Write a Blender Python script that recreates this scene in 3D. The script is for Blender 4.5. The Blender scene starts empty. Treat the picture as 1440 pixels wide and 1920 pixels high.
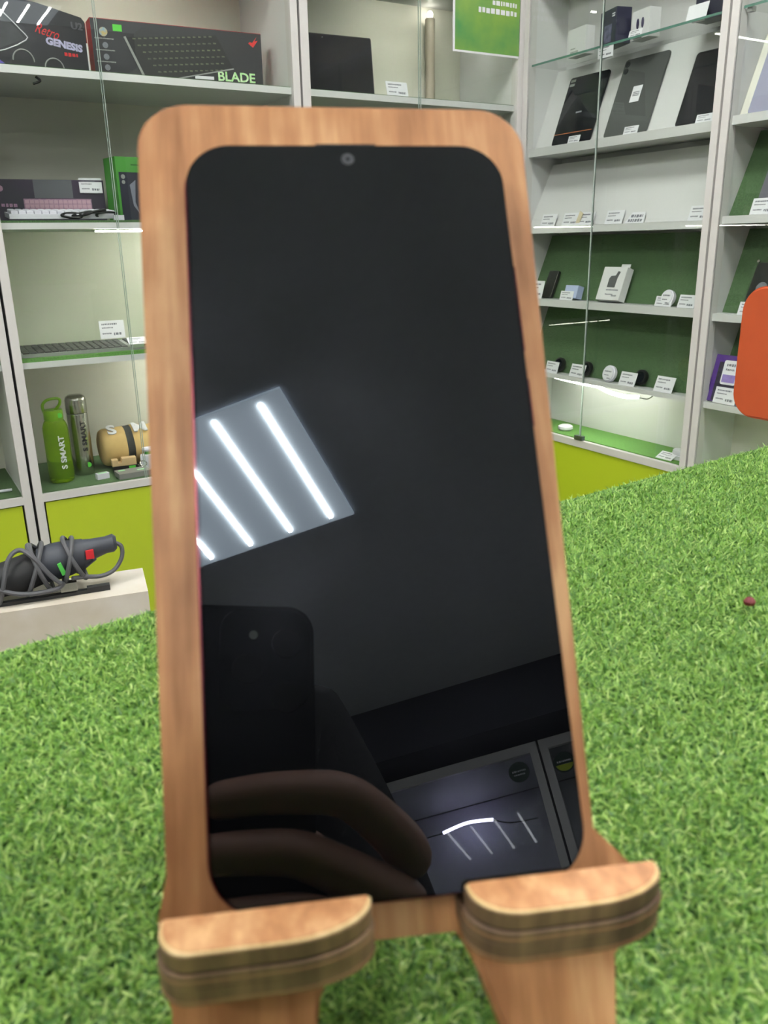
import bpy, bmesh, math, random
import numpy as np
from mathutils import Matrix, Vector

# ------------------------------------------------------------------ camera, world, exposure
S = bpy.context.scene
COL = S.collection
CAM = Vector((0.0, 0.0, 1.25))
CR = Vector((0.8580, -0.5134, -0.0188))      # camera right
CU = Vector((0.1744, 0.2567, 0.9506))        # camera up
CB = Vector((-0.4832, -0.8189, 0.3098))      # camera back
cam_data = bpy.data.cameras.new('camera')
cam_data.sensor_fit = 'VERTICAL'
cam_data.sensor_height = 36.0
cam_data.lens = 36.0 * 1544.8 / 1920.0
cam_data.clip_start = 0.008
cam_data.dof.use_dof = True
cam_data.dof.focus_distance = 1.0
cam_data.dof.aperture_fstop = cam_data.lens / 1.25
cam = bpy.data.objects.new('camera', cam_data)
COL.objects.link(cam)
cam.matrix_world = Matrix(((CR.x, CU.x, CB.x, CAM.x), (CR.y, CU.y, CB.y, CAM.y), (CR.z, CU.z, CB.z, CAM.z), (0, 0, 0, 1)))
S.camera = cam

world = bpy.data.worlds.new('world')
S.world = world
world.use_nodes = True
world.node_tree.nodes['Background'].inputs[0].default_value = (0.8, 0.85, 0.9, 1)
world.node_tree.nodes['Background'].inputs[1].default_value = 0.05

S.view_settings.view_transform = 'Standard'
S.view_settings.look = 'None'
S.view_settings.gamma = 1.0
S.view_settings.use_curve_mapping = False
S.view_settings.exposure = 0.0
S.cycles.use_light_tree = False
S.cycles.max_bounces = 7
S.cycles.diffuse_bounces = 4
S.cycles.glossy_bounces = 4
S.cycles.adaptive_threshold = 0.08
S.cycles.transparent_max_bounces = 14
S.cycles.caustics_reflective = False
S.cycles.caustics_refractive = False
S.cycles.sample_clamp_indirect = 6.0

PANEL_POWER = 260.0     # emission of the ceiling tubes
LED_POWER = 75.0        # emission of the cabinet strips
PANELS = [(-0.74, -1.44), (1.26, -2.74), (1.26, -0.14), (-0.74, 1.16), (-2.2, -0.14), (0.95, 1.16)]
ZC = 2.98

# ------------------------------------------------------------------ materials
MATS = {}
def lin(c):
    return tuple(((v / 255) / 12.92 if v / 255 <= 0.04045 else ((v / 255 + 0.055) / 1.055) ** 2.4) for v in c) + (1.0,)

def mat(name, col, rough=0.5, metal=0.0, spec=0.5, noise=0.0, scale=20.0, bump=0.0, col2=None, emit=0.0, coat=0.0, stretch=(1, 1, 1), trans=0.0):
    if name in MATS:
        return MATS[name]
    m = bpy.data.materials.new(name)
    m.use_nodes = True
    nt = m.node_tree
    b = nt.nodes['Principled BSDF']
    c = lin(col)
    b.inputs['Base Color'].default_value = c
    b.inputs['Roughness'].default_value = rough
    b.inputs['Metallic'].default_value = metal
    b.inputs['Specular IOR Level'].default_value = spec
    b.inputs['Coat Weight'].default_value = coat
    b.inputs['Transmission Weight'].default_value = trans
    if emit:
        b.inputs['Emission Color'].default_value = c
        b.inputs['Emission Strength'].default_value = emit
    if noise or bump:
        tc = nt.nodes.new('ShaderNodeTexCoord')
        mp = nt.nodes.new('ShaderNodeMapping')
        mp.inputs['Scale'].default_value = stretch
        nz = nt.nodes.new('ShaderNodeTexNoise')
        nz.inputs['Scale'].default_value = scale
        nz.inputs['Detail'].default_value = 4
        nt.links.new(tc.outputs['Object'], mp.inputs['Vector'])
        nt.links.new(mp.outputs['Vector'], nz.inputs['Vector'])
        if noise:
            rp = nt.nodes.new('ShaderNodeValToRGB')
            rp.color_ramp.elements[0].position = 0.32
            rp.color_ramp.elements[1].position = 0.68
            d = lin(col2) if col2 else tuple(v * (1 - noise) for v in c[:3]) + (1,)
            rp.color_ramp.elements[0].color = d
            rp.color_ramp.elements[1].color = c
            nt.links.new(nz.outputs['Fac'], rp.inputs['Fac'])
            nt.links.new(rp.outputs['Color'], b.inputs['Base Color'])
        if bump:
            bp = nt.nodes.new('ShaderNodeBump')
            bp.inputs['Strength'].default_value = bump
            bp.inputs['Distance'].default_value = 0.002
            nt.links.new(nz.outputs['Fac'], bp.inputs['Height'])
            nt.links.new(bp.outputs['Normal'], b.inputs['Normal'])
    MATS[name] = m
    return m

def glass_mat(name, tint=(0.97, 0.985, 0.975, 1), ior=1.5):
    m = bpy.data.materials.new(name)
    m.use_nodes = True
    nt = m.node_tree
    nt.nodes.remove(nt.nodes['Principled BSDF'])
    out = nt.nodes['Material Output']
    tr = nt.nodes.new('ShaderNodeBsdfTransparent')
    tr.inputs[0].default_value = tint
    gl = nt.nodes.new('ShaderNodeBsdfGlossy')
    gl.inputs['Roughness'].default_value = 0.01
    fr = nt.nodes.new('ShaderNodeFresnel')
    fr.inputs['IOR'].default_value = ior
    mx = nt.nodes.new('ShaderNodeMixShader')
    ge = nt.nodes.new('ShaderNodeNewGeometry')      # only the entry face of a pane mirrors
    inv_ = nt.nodes.new('ShaderNodeMath')
    inv_.operation = 'SUBTRACT'
    inv_.inputs[0].default_value = 1.0
    mul_ = nt.nodes.new('ShaderNodeMath')
    mul_.operation = 'MULTIPLY'
    nt.links.new(ge.outputs['Backfacing'], inv_.inputs[1])
    nt.links.new(inv_.outputs[0], mul_.inputs[0])
    nt.links.new(fr.outputs[0], mul_.inputs[1])
    nt.links.new(mul_.outputs[0], mx.inputs[0])
    nt.links.new(tr.outputs[0], mx.inputs[1])
    nt.links.new(gl.outputs[0], mx.inputs[2])
    nt.links.new(mx.outputs[0], out.inputs[0])
    MATS[name] = m
    return m

WHITE = mat('white_laminate', (212, 212, 213), 0.42, noise=0.03, scale=6)
CREAM = mat('cream_back_panel', (216, 214, 204), 0.6, noise=0.04, scale=3)
FRAME = mat('white_aluminium_frame', (205, 203, 202), 0.35, noise=0.03, scale=9)
LIME = mat('lime_laminate', (178, 196, 44), 0.3, noise=0.05, scale=2)
SEAL = mat('black_rubber_seal', (16, 16, 14), 0.6)
CARPET = mat('dark_green_felt', (82, 112, 72), 0.95, noise=0.35, scale=260, bump=0.6)
CARPET2 = mat('bright_green_turf_sheet', (98, 148, 74), 0.95, noise=0.3, scale=300, bump=0.6)
SLANT = mat('green_turf_board', (76, 104, 68), 0.95, noise=0.3, scale=240, bump=0.7)
GLASS = glass_mat('clear_glass')
GEDGE = mat('green_glass_edge', (92, 132, 120), 0.15, noise=0.1, scale=30)
PEDGE = mat('pale_glass_edge', (176, 190, 184), 0.2, noise=0.05, scale=30)
LED = mat('led_strip_light', (255, 255, 238), 0.4, emit=LED_POWER)
LED2 = mat('dim_led_strip_light', (255, 255, 238), 0.4, emit=LED_POWER * 0.42)
TUBE = mat('ceiling_tube_light', (255, 253, 246), 0.4, emit=PANEL_POWER)
BLACK = mat('black_plastic', (22, 22, 24), 0.42, noise=0.15, scale=40)
CARD = mat('white_card', (226, 226, 232), 0.65, noise=0.03, scale=30)
INK = mat('grey_printing_ink', (126, 128, 138), 0.8, noise=0.2, scale=200)
INKD = mat('dark_printing_ink', (30, 30, 36), 0.8, noise=0.2, scale=200)
STEEL = mat('brushed_steel', (190, 188, 180), 0.22, metal=1.0, noise=0.08, scale=60, stretch=(8, 8, 0.3))
GREENSTICK = mat('green_sticker', (92, 200, 70), 0.6, noise=0.05, scale=40)
MINT = mat('pale_green_sticker', (170, 226, 176), 0.6, noise=0.05, scale=40)
SILVER = mat('silver_plastic', (150, 152, 150), 0.35, noise=0.06, scale=30)

# ------------------------------------------------------------------ mesh helpers
def link(name, me, m=None, parent=None, loc=(0, 0, 0), rot=(0, 0, 0)):
    o = bpy.data.objects.new(name, me)
    COL.objects.link(o)
    if m is not None:
        me.materials.append(m)
    o.location = loc
    o.rotation_euler = rot
    if parent is not None:
        o.parent = parent
    return o

def from_bm(name, bm, m, parent=None, smooth=False, **k):
    me = bpy.data.meshes.new(name)
    bmesh.ops.recalc_face_normals(bm, faces=bm.faces[:])
    bm.to_mesh(me)
    bm.free()
    if smooth:
        for p in me.polygons:
            p.use_smooth = True
        try:
            me.set_sharp_from_angle(angle=math.radians(38))
        except Exception:
            pass
    return link(name, me, m, parent, **k)

def bevel_all(bm, w, seg=1):
    es = [e for e in bm.edges if len(e.link_faces) == 2 and e.calc_face_angle(0) > 0.5]
    if es and w > 0:
        bmesh.ops.bevel(bm, geom=es, offset=w, segments=seg, affect='EDGES', clamp_overlap=True)

def bm_box(bm, x0, x1, y0, y1, z0, z1):
    v = [bm.verts.new(p) for p in ((x0, y0, z0), (x1, y0, z0), (x1, y1, z0), (x0, y1, z0), (x0, y0, z1), (x1, y0, z1), (x1, y1, z1), (x0, y1, z1))]
    for f in ((0, 3, 2, 1), (4, 5, 6, 7), (0, 1, 5, 4), (1, 2, 6, 5), (2, 3, 7, 6), (3, 0, 4, 7)):
        bm.faces.new([v[i] for i in f])

def box(name, b, m, parent=None, bevel=0.0, seg=1, **k):
    bm = bmesh.new()
    bm_box(bm, *b)
    bevel_all(bm, bevel, seg)
    return from_bm(name, bm, m, parent, smooth=seg > 1, **k)

def slab(name, pts, y0, y1, m, parent=None, bevel=0.0, seg=1, plane='xz', smooth=False, **k):
    """outline in a plane, extruded along the third axis"""
    bm = bmesh.new()
    def P(a, b, c):
        return (a, c, b) if plane == 'xz' else ((a, b, c) if plane == 'xy' else (c, a, b))
    va = [bm.verts.new(P(a, b, y0)) for a, b in pts]
    vb = [bm.verts.new(P(a, b, y1)) for a, b in pts]
    n = len(pts)
    bm.faces.new(va)
    bm.faces.new(vb[::-1])
    for i in range(n):
        j = (i + 1) % n
        bm.faces.new((va[i], vb[i], vb[j], va[j]))
    bmesh.ops.recalc_face_normals(bm, faces=bm.faces[:])
    if bevel:
        es = [e for e in bm.edges if len(e.link_faces) == 2 and max(len(f.verts) for f in e.link_faces) > 4 and e.calc_face_angle(0) > 0.9]
        if not es or n == 4:
            bevel_all(bm, bevel, seg)
        else:
            bmesh.ops.bevel(bm, geom=es, offset=bevel, segments=seg, affect='EDGES', clamp_overlap=True)
    return from_bm(name, bm, m, parent, smooth=smooth or seg > 1, **k)

def rrect(x0, x1, z0, z1, r, n=6):
    if not isinstance(r, (tuple, list)):
        r = (r, r, r, r)
    out = []
    for (cx, cz, a0, q) in ((x1 - r[0], z1 - r[0], 0, r[0]), (x0 + r[1], z1 - r[1], 90, r[1]), (x0 + r[2], z0 + r[2], 180, r[2]), (x1 - r[3], z0 + r[3], 270, r[3])):
        for i in range(n + 1):
            a = math.radians(a0 + 90 * i / n)
            out.append((cx + q * math.cos(a), cz + q * math.sin(a)))
    return out

def circle(cx, cz, r, n=24, ry=None):
    return [(cx + r * math.cos(2 * math.pi * i / n), cz + (ry or r) * math.sin(2 * math.pi * i / n)) for i in range(n)]

def lathe(name, prof, m, parent=None, seg=32, **k):
    bm = bmesh.new()
    rings = []
    for r, z in prof:
        if r < 1e-6:
            rings.append([bm.verts.new((0, 0, z))])
        else:
            rings.append([bm.verts.new((r * math.cos(2 * math.pi * i / seg), r * math.sin(2 * math.pi * i / seg), z)) for i in range(seg)])
    for a, b in zip(rings, rings[1:]):
        for i in range(seg):
            j = (i + 1) % seg
            if len(a) == 1 and len(b) == 1:
                continue
            if len(a) == 1:
                bm.faces.new((a[0], b[j], b[i]))
            elif len(b) == 1:
                bm.faces.new((a[i], a[j], b[0]))
            else:
                bm.faces.new((a[i], a[j], b[j], b[i]))
    return from_bm(name, bm, m, parent, smooth=True, **k)

def spline(pts, per=6, closed=False):
    pts = [Vector(p) for p in pts]
    out = []
    n = len(pts)
    rng = range(n if closed else n - 1)
    for i in rng:
        p0 = pts[(i - 1) % n] if closed or i > 0 else pts[0]
        p1, p2 = pts[i], pts[(i + 1) % n]
        p3 = pts[(i + 2) % n] if closed or i + 2 < n else pts[-1]
        for s in range(per):
            t = s / per
            out.append(0.5 * ((2 * p1) + (-p0 + p2) * t + (2 * p0 - 5 * p1 + 4 * p2 - p3) * t * t + (-p0 + 3 * p1 - 3 * p2 + p3) * t ** 3))
    if not closed:
        out.append(pts[-1])
    return out

def tube(name, pts, r, m, parent=None, seg=10, closed=False, per=6, **k):
    P = spline(pts, per, closed)
    n = len(P)
    bm = bmesh.new()
    rings = []
    up = Vector((0.13, 0.27, 0.95))
    for i, p in enumerate(P):
        t = (P[(i + 1) % n] - P[i - 1]) if closed or 0 < i < n - 1 else (P[min(i + 1, n - 1)] - P[max(i - 1, 0)])
        t.normalize()
        up = (up - t * up.dot(t)).normalized()
        side = t.cross(up)
        rr = r(i / max(n - 1, 1)) if callable(r) else r
        rings.append([bm.verts.new(p + (up * math.cos(2 * math.pi * s / seg) + side * math.sin(2 * math.pi * s / seg)) * rr) for s in range(seg)])
    m_ = n if closed else n - 1
    for i in range(m_):
        a, b = rings[i], rings[(i + 1) % n]
        for s in range(seg):
            q = (s + 1) % seg
            bm.faces.new((a[s], a[q], b[q], b[s]))
    if not closed:
        bm.faces.new(rings[0][::-1])
        bm.faces.new(rings[-1])
    return from_bm(name, bm, m, parent, smooth=True, **k)

def empty(name, loc=(0, 0, 0), rot=(0, 0, 0), label=None, cat=None, group=None):
    o = bpy.data.objects.new(name, None)
    COL.objects.link(o)
    o.empty_display_size = 0.02
    o.location = loc
    o.rotation_euler = rot
    if label:
        tag(o, label, cat, group)
    return o

def tag(o, label, cat, group=None):
    o['label'] = label
    o['category'] = cat
    if group:
        o['group'] = group
    return o

def struct(o):
    o['kind'] = 'structure'
    return o

def text(name, s, size, m, parent, loc, rot=(math.pi / 2, 0, 0), shear=0.0, spacing=1.0, width=None, thick=0.0003, bold=0.0):
    cu = bpy.data.curves.new(name, 'FONT')
    cu.body = s
    cu.size = size
    cu.shear = shear
    cu.space_character = spacing
    cu.extrude = thick
    cu.offset = bold
    cu.align_x = 'CENTER'
    cu.align_y = 'CENTER'
    cu.resolution_u = 3
    t = bpy.data.objects.new(name, cu)
    COL.objects.link(t)
    dg = bpy.context.evaluated_depsgraph_get()
    me = bpy.data.meshes.new_from_object(t.evaluated_get(dg))
    bpy.data.objects.remove(t)
    if width:
        xs = [v.co.x for v in me.vertices]
        k = width / max(max(xs) - min(xs), 1e-6)
        for v in me.vertices:
            v.co.x *= k
    return link(name, me, m, parent, loc=loc, rot=rot)

def strokes(name, rows, m, parent, y, rnd, thick=0.0004):
    """rows of tiny unreadable print: (x0, x1, z, height)"""
    bm = bmesh.new()
    for x0, x1, z, h in rows:
        x = x0
        while x < x1:
            w = min(h * rnd.uniform(0.35, 1.1), x1 - x)
            bm_box(bm, x, x + w, y - thick, y, z - h / 2 * rnd.uniform(0.7, 1), z + h / 2 * rnd.uniform(0.7, 1))
            x += w + h * 0.28
    return from_bm(name, bm, m, parent)

# ------------------------------------------------------------------ room shell
XL, XR, YR, YB = -2.9, 2.26, -3.75, 2.86
WALLM = mat('painted_wall', (208, 206, 198), 0.8, noise=0.03, scale=5)
struct(box('floor', (XL - .1, XR + .1, YR - .1, YB + .1, -0.1, 0.0), mat('grey_floor_tile', (150, 148, 142), 0.35, noise=0.12, scale=4)))
struct(box('ceiling', (XL - .1, XR + .1, YR - .1, YB + .1, ZC, ZC + 0.1), mat('ceiling_panel_white', (232, 236, 244), 0.85, noise=0.05, scale=30)))
struct(box('wall_back', (XL - .1, XR + .1, YB, YB + 0.1, 0, ZC), WALLM))
struct(box('wall_right', (XR, XR + 0.1, YR - .1, YB + .1, 0, ZC), WALLM))
struct(box('wall_left', (XL - 0.1, XL, YR - .1, YB + .1, 0, ZC), WALLM))
NAVY = mat('dark_navy_paint', (22, 24, 40), 0.6, noise=0.1, scale=6)
struct(box('wall_rear', (XL - .1, XR + .1, YR - 0.1, YR, 0, ZC), NAVY))
struct(box('trim_1', (XL, XR, -3.62, -3.05, 2.72, ZC), NAVY))

# ------------------------------------------------------------------ ceiling lights
TRAY = mat('opal_light_tray', (226, 238, 246), 0.5, emit=3.0)
where = ['behind the photographer, mirrored in the phone screen', 'near the rear display cabinets on the right', 'over the counter on the right',
         'over the back wall cabinets on the left', 'far left near the side wall', 'over the room corner by the cabinets']
for i, (px, py) in enumerate(PANELS):
    t = empty('ceiling_light', (px, py, ZC), label='square ceiling light with four tubes ' + where[i], cat='light', group='square ceiling lights')
    box('tray', (-0.3, 0.3, -0.3, 0.3, -0.012, -0.001), TRAY, t, 0.002)
    for k in range(4):
        x = -0.225 + 0.15 * k
        box('light_tube', (x - 0.006, x + 0.006, -0.275, 0.275, -0.019, -0.0125), TUBE, t)

# ------------------------------------------------------------------ wall cabinets
def cabinet(name, label, loc, rz, W, D, shelves, top=2.03, low=(0.06, 0.575), seals=True, glass=True, door_split=0.5, slants=(), glass_shelves=(), back=CREAM, lime=LIME, stile=0.024, gz=(0.6, 2.03)):
    t = empty(name, loc, (0, 0, rz), label, 'cabinet', 'white glass-fronted wall cabinets')
    H = top + 0.06
    for x0, x1 in ((0.002, 0.018), (W - 0.018, W - 0.002)):
        box('side_panel', (x0, x1, 0.022, D - 0.002, 0.0, H), WHITE, t)
    box('back_panel', (0.018, W - 0.018, D - 0.014, D - 0.002, 0.0, H), back, t)
    box('top_panel', (0.018, W - 0.018, 0.01, D - 0.014, top, top + 0.02), WHITE, t)
    for x0, x1 in ((0.002, stile), (W - stile, W - 0.002)):
        box('stile', (x0, x1, -0.012, 0.022, 0.0, H), FRAME, t, 0.002)
    for (z, th, carpet) in shelves:
        box('shelf', (0.018, W - 0.018, 0.004, D - 0.014, z - th, z), WHITE, t, 0.0012)
        if carpet:
            hang = carpet[1]
            box('shelf_mat', (0.022, W - 0.022, 0.008, D - 0.016, z, z + hang), carpet[0], t)
    z0 = min(s[0] for s in shelves)
    th0 = [s[1] for s in shelves if s[0] == z0][0]
    box('bottom_rail', (stile, W - stile, -0.012, 0.004, z0 - th0, z0 + 0.002), FRAME, t, 0.002)
    box('base_core', (0.019, W - 0.019, 0.012, D - 0.016, 0.02, z0 - th0 - 0.002), SEAL, t)
    box('lower_panel', (stile + 0.005, W - stile - 0.005, -0.006, 0.011, low[0], low[1]), lime, t, 0.001)
    box('plinth', (stile, W - stile, 0.0, 0.011, 0.0, low[0] - 0.004), FRAME, t)
    for z, x0, x1, y0, y1 in glass_shelves:
        g = box('glass_shelf', (x0, x1, y0, y1, z - 0.006, z), GLASS, t)
        box('polished_edge', (x0, x1, y0 - 0.0012, y0, z - 0.006, z), GEDGE, g)
    for z, ztop, y0, y1, m in slants:
        slab('slanted_board', [(y0, z), (y0 + 0.006, z), (y1 + 0.006, ztop), (y1, ztop)], 0.02, W - 0.02, m, t, plane='yz')
    if glass:
        s = W * door_split
        g = box('glass_door', (stile, s + 0.001, -0.008, -0.004, gz[0], gz[1]), GLASS, t)
        box('door_edge', (s + 0.001, s + 0.0022, -0.008, -0.004, gz[0], gz[1]), PEDGE, g)
        g = box('glass_door', (s - 0.001, W - stile, -0.001, 0.003, gz[0], gz[1]), GLASS, t)
        box('door_edge', (s - 0.0022, s - 0.001, -0.001, 0.003, gz[0], gz[1]), PEDGE, g)
    return t

ASH = [(1.684, 0.018, (CARPET, 0.002)), (1.318, 0.016, (CARPET, 0.006)), (0.963, 0.016, (CARPET2, 0.010)), (0.598, 0.019, (CARPET, 0.003))]
cabA0 = cabinet('display_cabinet', 'white glass-fronted cabinet cut off at the left edge beside the black gap', (-0.602, 2.4, 0), 0, 0.877, 0.385, ASH)
cabA1 = cabinet('display_cabinet', 'white cabinet holding keyboards and green bottle with lime lower panel', (0.2785, 2.4, 0), 0, 0.8805, 0.385, ASH, door_split=0.36)
cabA2 = cabinet('display_cabinet', 'white cabinet holding the black tablet and green poster behind the stand', (1.162, 2.4, 0), 0, 0.826, 0.345, ASH[:1] + ASH[1:], door_split=0.5, stile=0.028)
box('rubber_seal', (-0.0015, 0.0015, -0.004, 0.02, 0.0, 2.08), SEAL, cabA1)
# light strips of the back cabinets; the two deepest added to brighten the back
for c, x0, x1, y, z, m in ((cabA1, 0.262, 0.60, 0.024, 1.298, LED), (cabA1, 0.46, 0.82, 0.20, 1.301, LED), (cabA1, 0.43, 0.82, 0.06, 0.946, LED), (cabA1, 0.43, 0.82, 0.20, 0.946, LED),
                        (cabA0, 0.25, 0.5, 0.03, 0.943, LED2), (cabA2, 0.44, 0.71, 0.03, 1.298, LED), (cabA1, 0.25, 0.62, 0.12, 2.029, LED), (cabA2, 0.40, 0.68, 0.10, 2.029, LED), (cabA2, 0.3, 0.6, 0.05, 0.943, LED2)):
    box('led_strip', (x0, x1, y - 0.004, y + 0.004, z - 0.004, z), m, c)
tube('hanging_cable', [(0.16, 0.02, 1.664), (0.17, 0.018, 1.655), (0.152, 0.018, 1.647)], 0.003, BLACK, cabA1)

BSH = [(1.545, 0.026, None), (1.294, 0.021, None), (1.056, 0.024, None), (0.804, 0.015, None), (0.594, 0.021, (CARPET2, 0.004))]
BW = 2.385 - 1.5815
BSL = [(1.546, 1.79, 0.035, 0.125, WHITE), (1.295, 1.50, 0.022, 0.12, WHITE), (1.057, 1.265, 0.045, 0.13, SLANT), (0.805, 1.028, 0.045, 0.13, SLANT)]
cabB1 = cabinet('display_cabinet', 'white cabinet with leaning tablets and green turf boards right of the stand', (1.99, 2.385, 0), -math.pi / 2, BW, 0.175, BSH, slants=BSL,
                glass_shelves=((1.802, 0.02, BW - 0.02, 0.006, 0.15),), low=(0.06, 0.57), back=WHITE, door_split=0.435)
cabB2 = cabinet('display_cabinet', 'white cabinet with the purple box at the right edge', (1.99, 1.578, 0), -math.pi / 2, 0.80, 0.175, [(1.549, 0.022, None), (1.303, 0.02, None), (1.047, 0.02, None), (0.800, 0.018, None), (0.594, 0.021, (CARPET2, 0.004))],
                slants=[(1.55, 1.78, 0.035, 0.125, CREAM), (1.304, 1.52, 0.035, 0.13, SLANT), (1.048, 1.27, 0.05, 0.13, SLANT), (0.801, 1.02, 0.06, 0.14, SLANT)],
                glass_shelves=((1.80, 0.02, 0.78, 0.006, 0.15),), low=(0.06, 0.57), door_split=0.6)
# sagging light strips under the lowest turf shelf
tube('led_strip', [(0.165, 0.04, 0.786), (0.22, 0.04, 0.783), (0.30, 0.037, 0.781), (0.385, 0.035, 0.781)], 0.0055, LED2, cabB1)
tube('led_strip', [(0.388, 0.034, 0.780), (0.44, 0.03, 0.770), (0.51, 0.028, 0.766), (0.565, 0.028, 0.772)], 0.0060, LED2, cabB1)
tube('led_strip', [(0.25, 0.06, 0.778), (0.5, 0.06, 0.776)], 0.004, LED2, cabB2)
tube('cable_tail', [(0.565, 0.028, 0.772), (0.60, 0.03, 0.770), (0.625, 0.03, 0.786)], 0.0018, SILVER, cabB1)
box('door_stop', (0.335, 0.37, -0.016, 0.0, 0.598, 0.612), mat('grey_metal_clip', (96, 104, 108), 0.35, metal=0.8), cabB1, 0.002)
box('glass_clip', (0.03, 0.045, 0.01, 0.025, 1.785, 1.796), SILVER, cabB2, 0.002)

# ------------------------------------------------------------------ rear display cabinets (behind the photographer)
LIT = mat('bright_display_back', (222, 220, 232), 0.5, noise=0.03, scale=4)
def rear_cabinet(label, x0, x1, sx, sz, lime_dot):
    t = empty('tall_display_case', ((x0 + x1) / 2, -3.2, 0), label=label, cat='display case', group='tall cases behind the photographer')
    w = (x1 - x0) / 2
    zt = 2.68
    for s in (-1, 1):
        box('stile', (min(s * w, s * (w - .035)), max(s * w, s * (w - .035)), -0.02, 0.012, 0, zt), FRAME, t, 0.003)
        box('side_panel', (min(s * w, s * (w - .016)), max(s * w, s * (w - .016)), -0.38, -0.021, 0, zt), WHITE, t)
    box('top_rail', (-w + .035, w - .035, -0.02, 0.012, zt - 0.045, zt), FRAME, t, 0.003)
    box('bottom_rail', (-w + .035, w - .035, -0.02, 0.012, 0, 0.1), FRAME, t, 0.003)
    box('back_panel', (-w + .017, w - .017, -0.38, -0.37, 0, zt - 0.05), LIT, t)
    box('top_panel', (-w + .017, w - .017, -0.369, -0.021, zt - 0.045, zt - 0.02), WHITE, t)
    for z in (0.4, 0.9, 1.4, 1.85):
        box('shelf', (-w + .017, w - .017, -0.369, -0.03, z - 0.02, z), WHITE, t)
    box('glass_door', (-w + .036, w - .036, -0.006, -0.002, 0.101, zt - 0.046), GLASS, t)
    d = slab('round_sticker', circle(sx - t.location.x, sz, 0.046, 28), -0.0015, -0.0005, mat('dark_green_sticker', (30, 60, 44), 0.5, noise=0.2, scale=30), t)
    rnd = random.Random(5)
    strokes('sticker_print', [(sx - t.location.x - .03, sx - t.location.x + .03, sz + 0.004, .008), (sx - t.location.x - .025, sx - t.location.x + .025, sz - 0.012, .007)], CARD, d, 0.0002, rnd)
    if lime_dot:
        slab('lime_part', [(sx - t.location.x + 0.04 * math.cos(a), sz + 0.04 * math.sin(a)) for a in [math.pi * (1.08 + i * 0.84 / 12) for i in range(13)]], -0.0004, 0.0004, LIME, d)
    return t
rc = rear_cabinet('tall white-framed glass case with dark round sticker, mirrored low in phone screen', -1.02, -0.175, -0.279, 2.57, False)
tube('led_strip', [(-0.12, -0.26, 2.50), (0.0, -0.26, 2.516), (0.12, -0.26, 2.50)], 0.007, mat('lilac_led_light', (226, 216, 255), 0.4, emit=70), rc)
tube('led_cable', [(-0.34, -0.26, 2.47), (-0.22, -0.26, 2.495), (-0.12, -0.26, 2.498)], 0.003, BLACK, rc)
tube('led_cable', [(0.12, -0.26, 2.498), (0.2, -0.26, 2.465), (0.32, -0.26, 2.455)], 0.003, BLACK, rc)
rear_cabinet('tall white-framed glass case with lime and dark round sticker at its corner', -0.165, 0.68, -0.081, 2.56, True)
t = tag(box('wall_box', (-0.60, -0.12, -3.62, -3.33, 2.681, 2.719), BLACK, None, 0.004), 'low black box lying on top of the rear display case', 'box')

# ------------------------------------------------------------------ counter with artificial grass
ct = empty('counter', (0.25, 0.115, 0), (0, 0, math.radians(4.5)), label='counter covered with short bright green artificial grass under the phone stand', cat='counter')
CX0, CX1, CY0, CY1 = -0.58, 0.72, -0.215, 0.2435
box('body', (CX0 + .03, CX1 - .03, CY0 + .03, CY1 - .03, 0.0, 1.06), WHITE, ct)
box('top_board', (CX0, CX1, CY0, CY1, 1.06, 1.088), WHITE, ct, 0.002)
box('turf_backing', (CX0, CX1, CY0, CY1, 1.0885, 1.0945), mat('turf_backing_green', (62, 100, 42), 0.95, noise=0.3, scale=200), ct)

def grass_material():
    m = bpy.data.materials.new('artificial_grass_blades')
    m.use_nodes = True
    nt = m.node_tree
    b = nt.nodes['Principled BSDF']
    g = nt.nodes.new('ShaderNodeNewGeometry')
    r = nt.nodes.new('ShaderNodeValToRGB')
    cr = r.color_ramp
    cr.elements[0].position = 0.0
    cr.elements[0].color = lin((64, 112, 46))
    cr.elements[1].position = 1.0
    cr.elements[1].color = lin((196, 222, 138))
    for p, c in ((0.3, (102, 147, 60)), (0.6, (127, 172, 75)), (0.85, (158, 196, 97))):
        e = cr.elements.new(p)
        e.color = lin(c)
    nt.links.new(g.outputs['Random Per Island'], r.inputs['Fac'])
    nt.links.new(r.outputs['Color'], b.inputs['Base Color'])
    b.inputs['Roughness'].default_value = 0.42
    b.inputs['Specular IOR Level'].default_value = 0.45
    tr = nt.nodes.new('ShaderNodeBsdfTranslucent')
    nt.links.new(r.outputs['Color'], tr.inputs['Color'])
    mx = nt.nodes.new('ShaderNodeMixShader')
    mx.inputs[0].default_value = 0.22
    nt.links.new(b.outputs[0], mx.inputs[1])
    nt.links.new(tr.outputs[0], mx.inputs[2])
    nt.links.new(mx.outputs[0], nt.nodes['Material Output'].inputs[0])
    return m
GRASS = grass_material()

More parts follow.
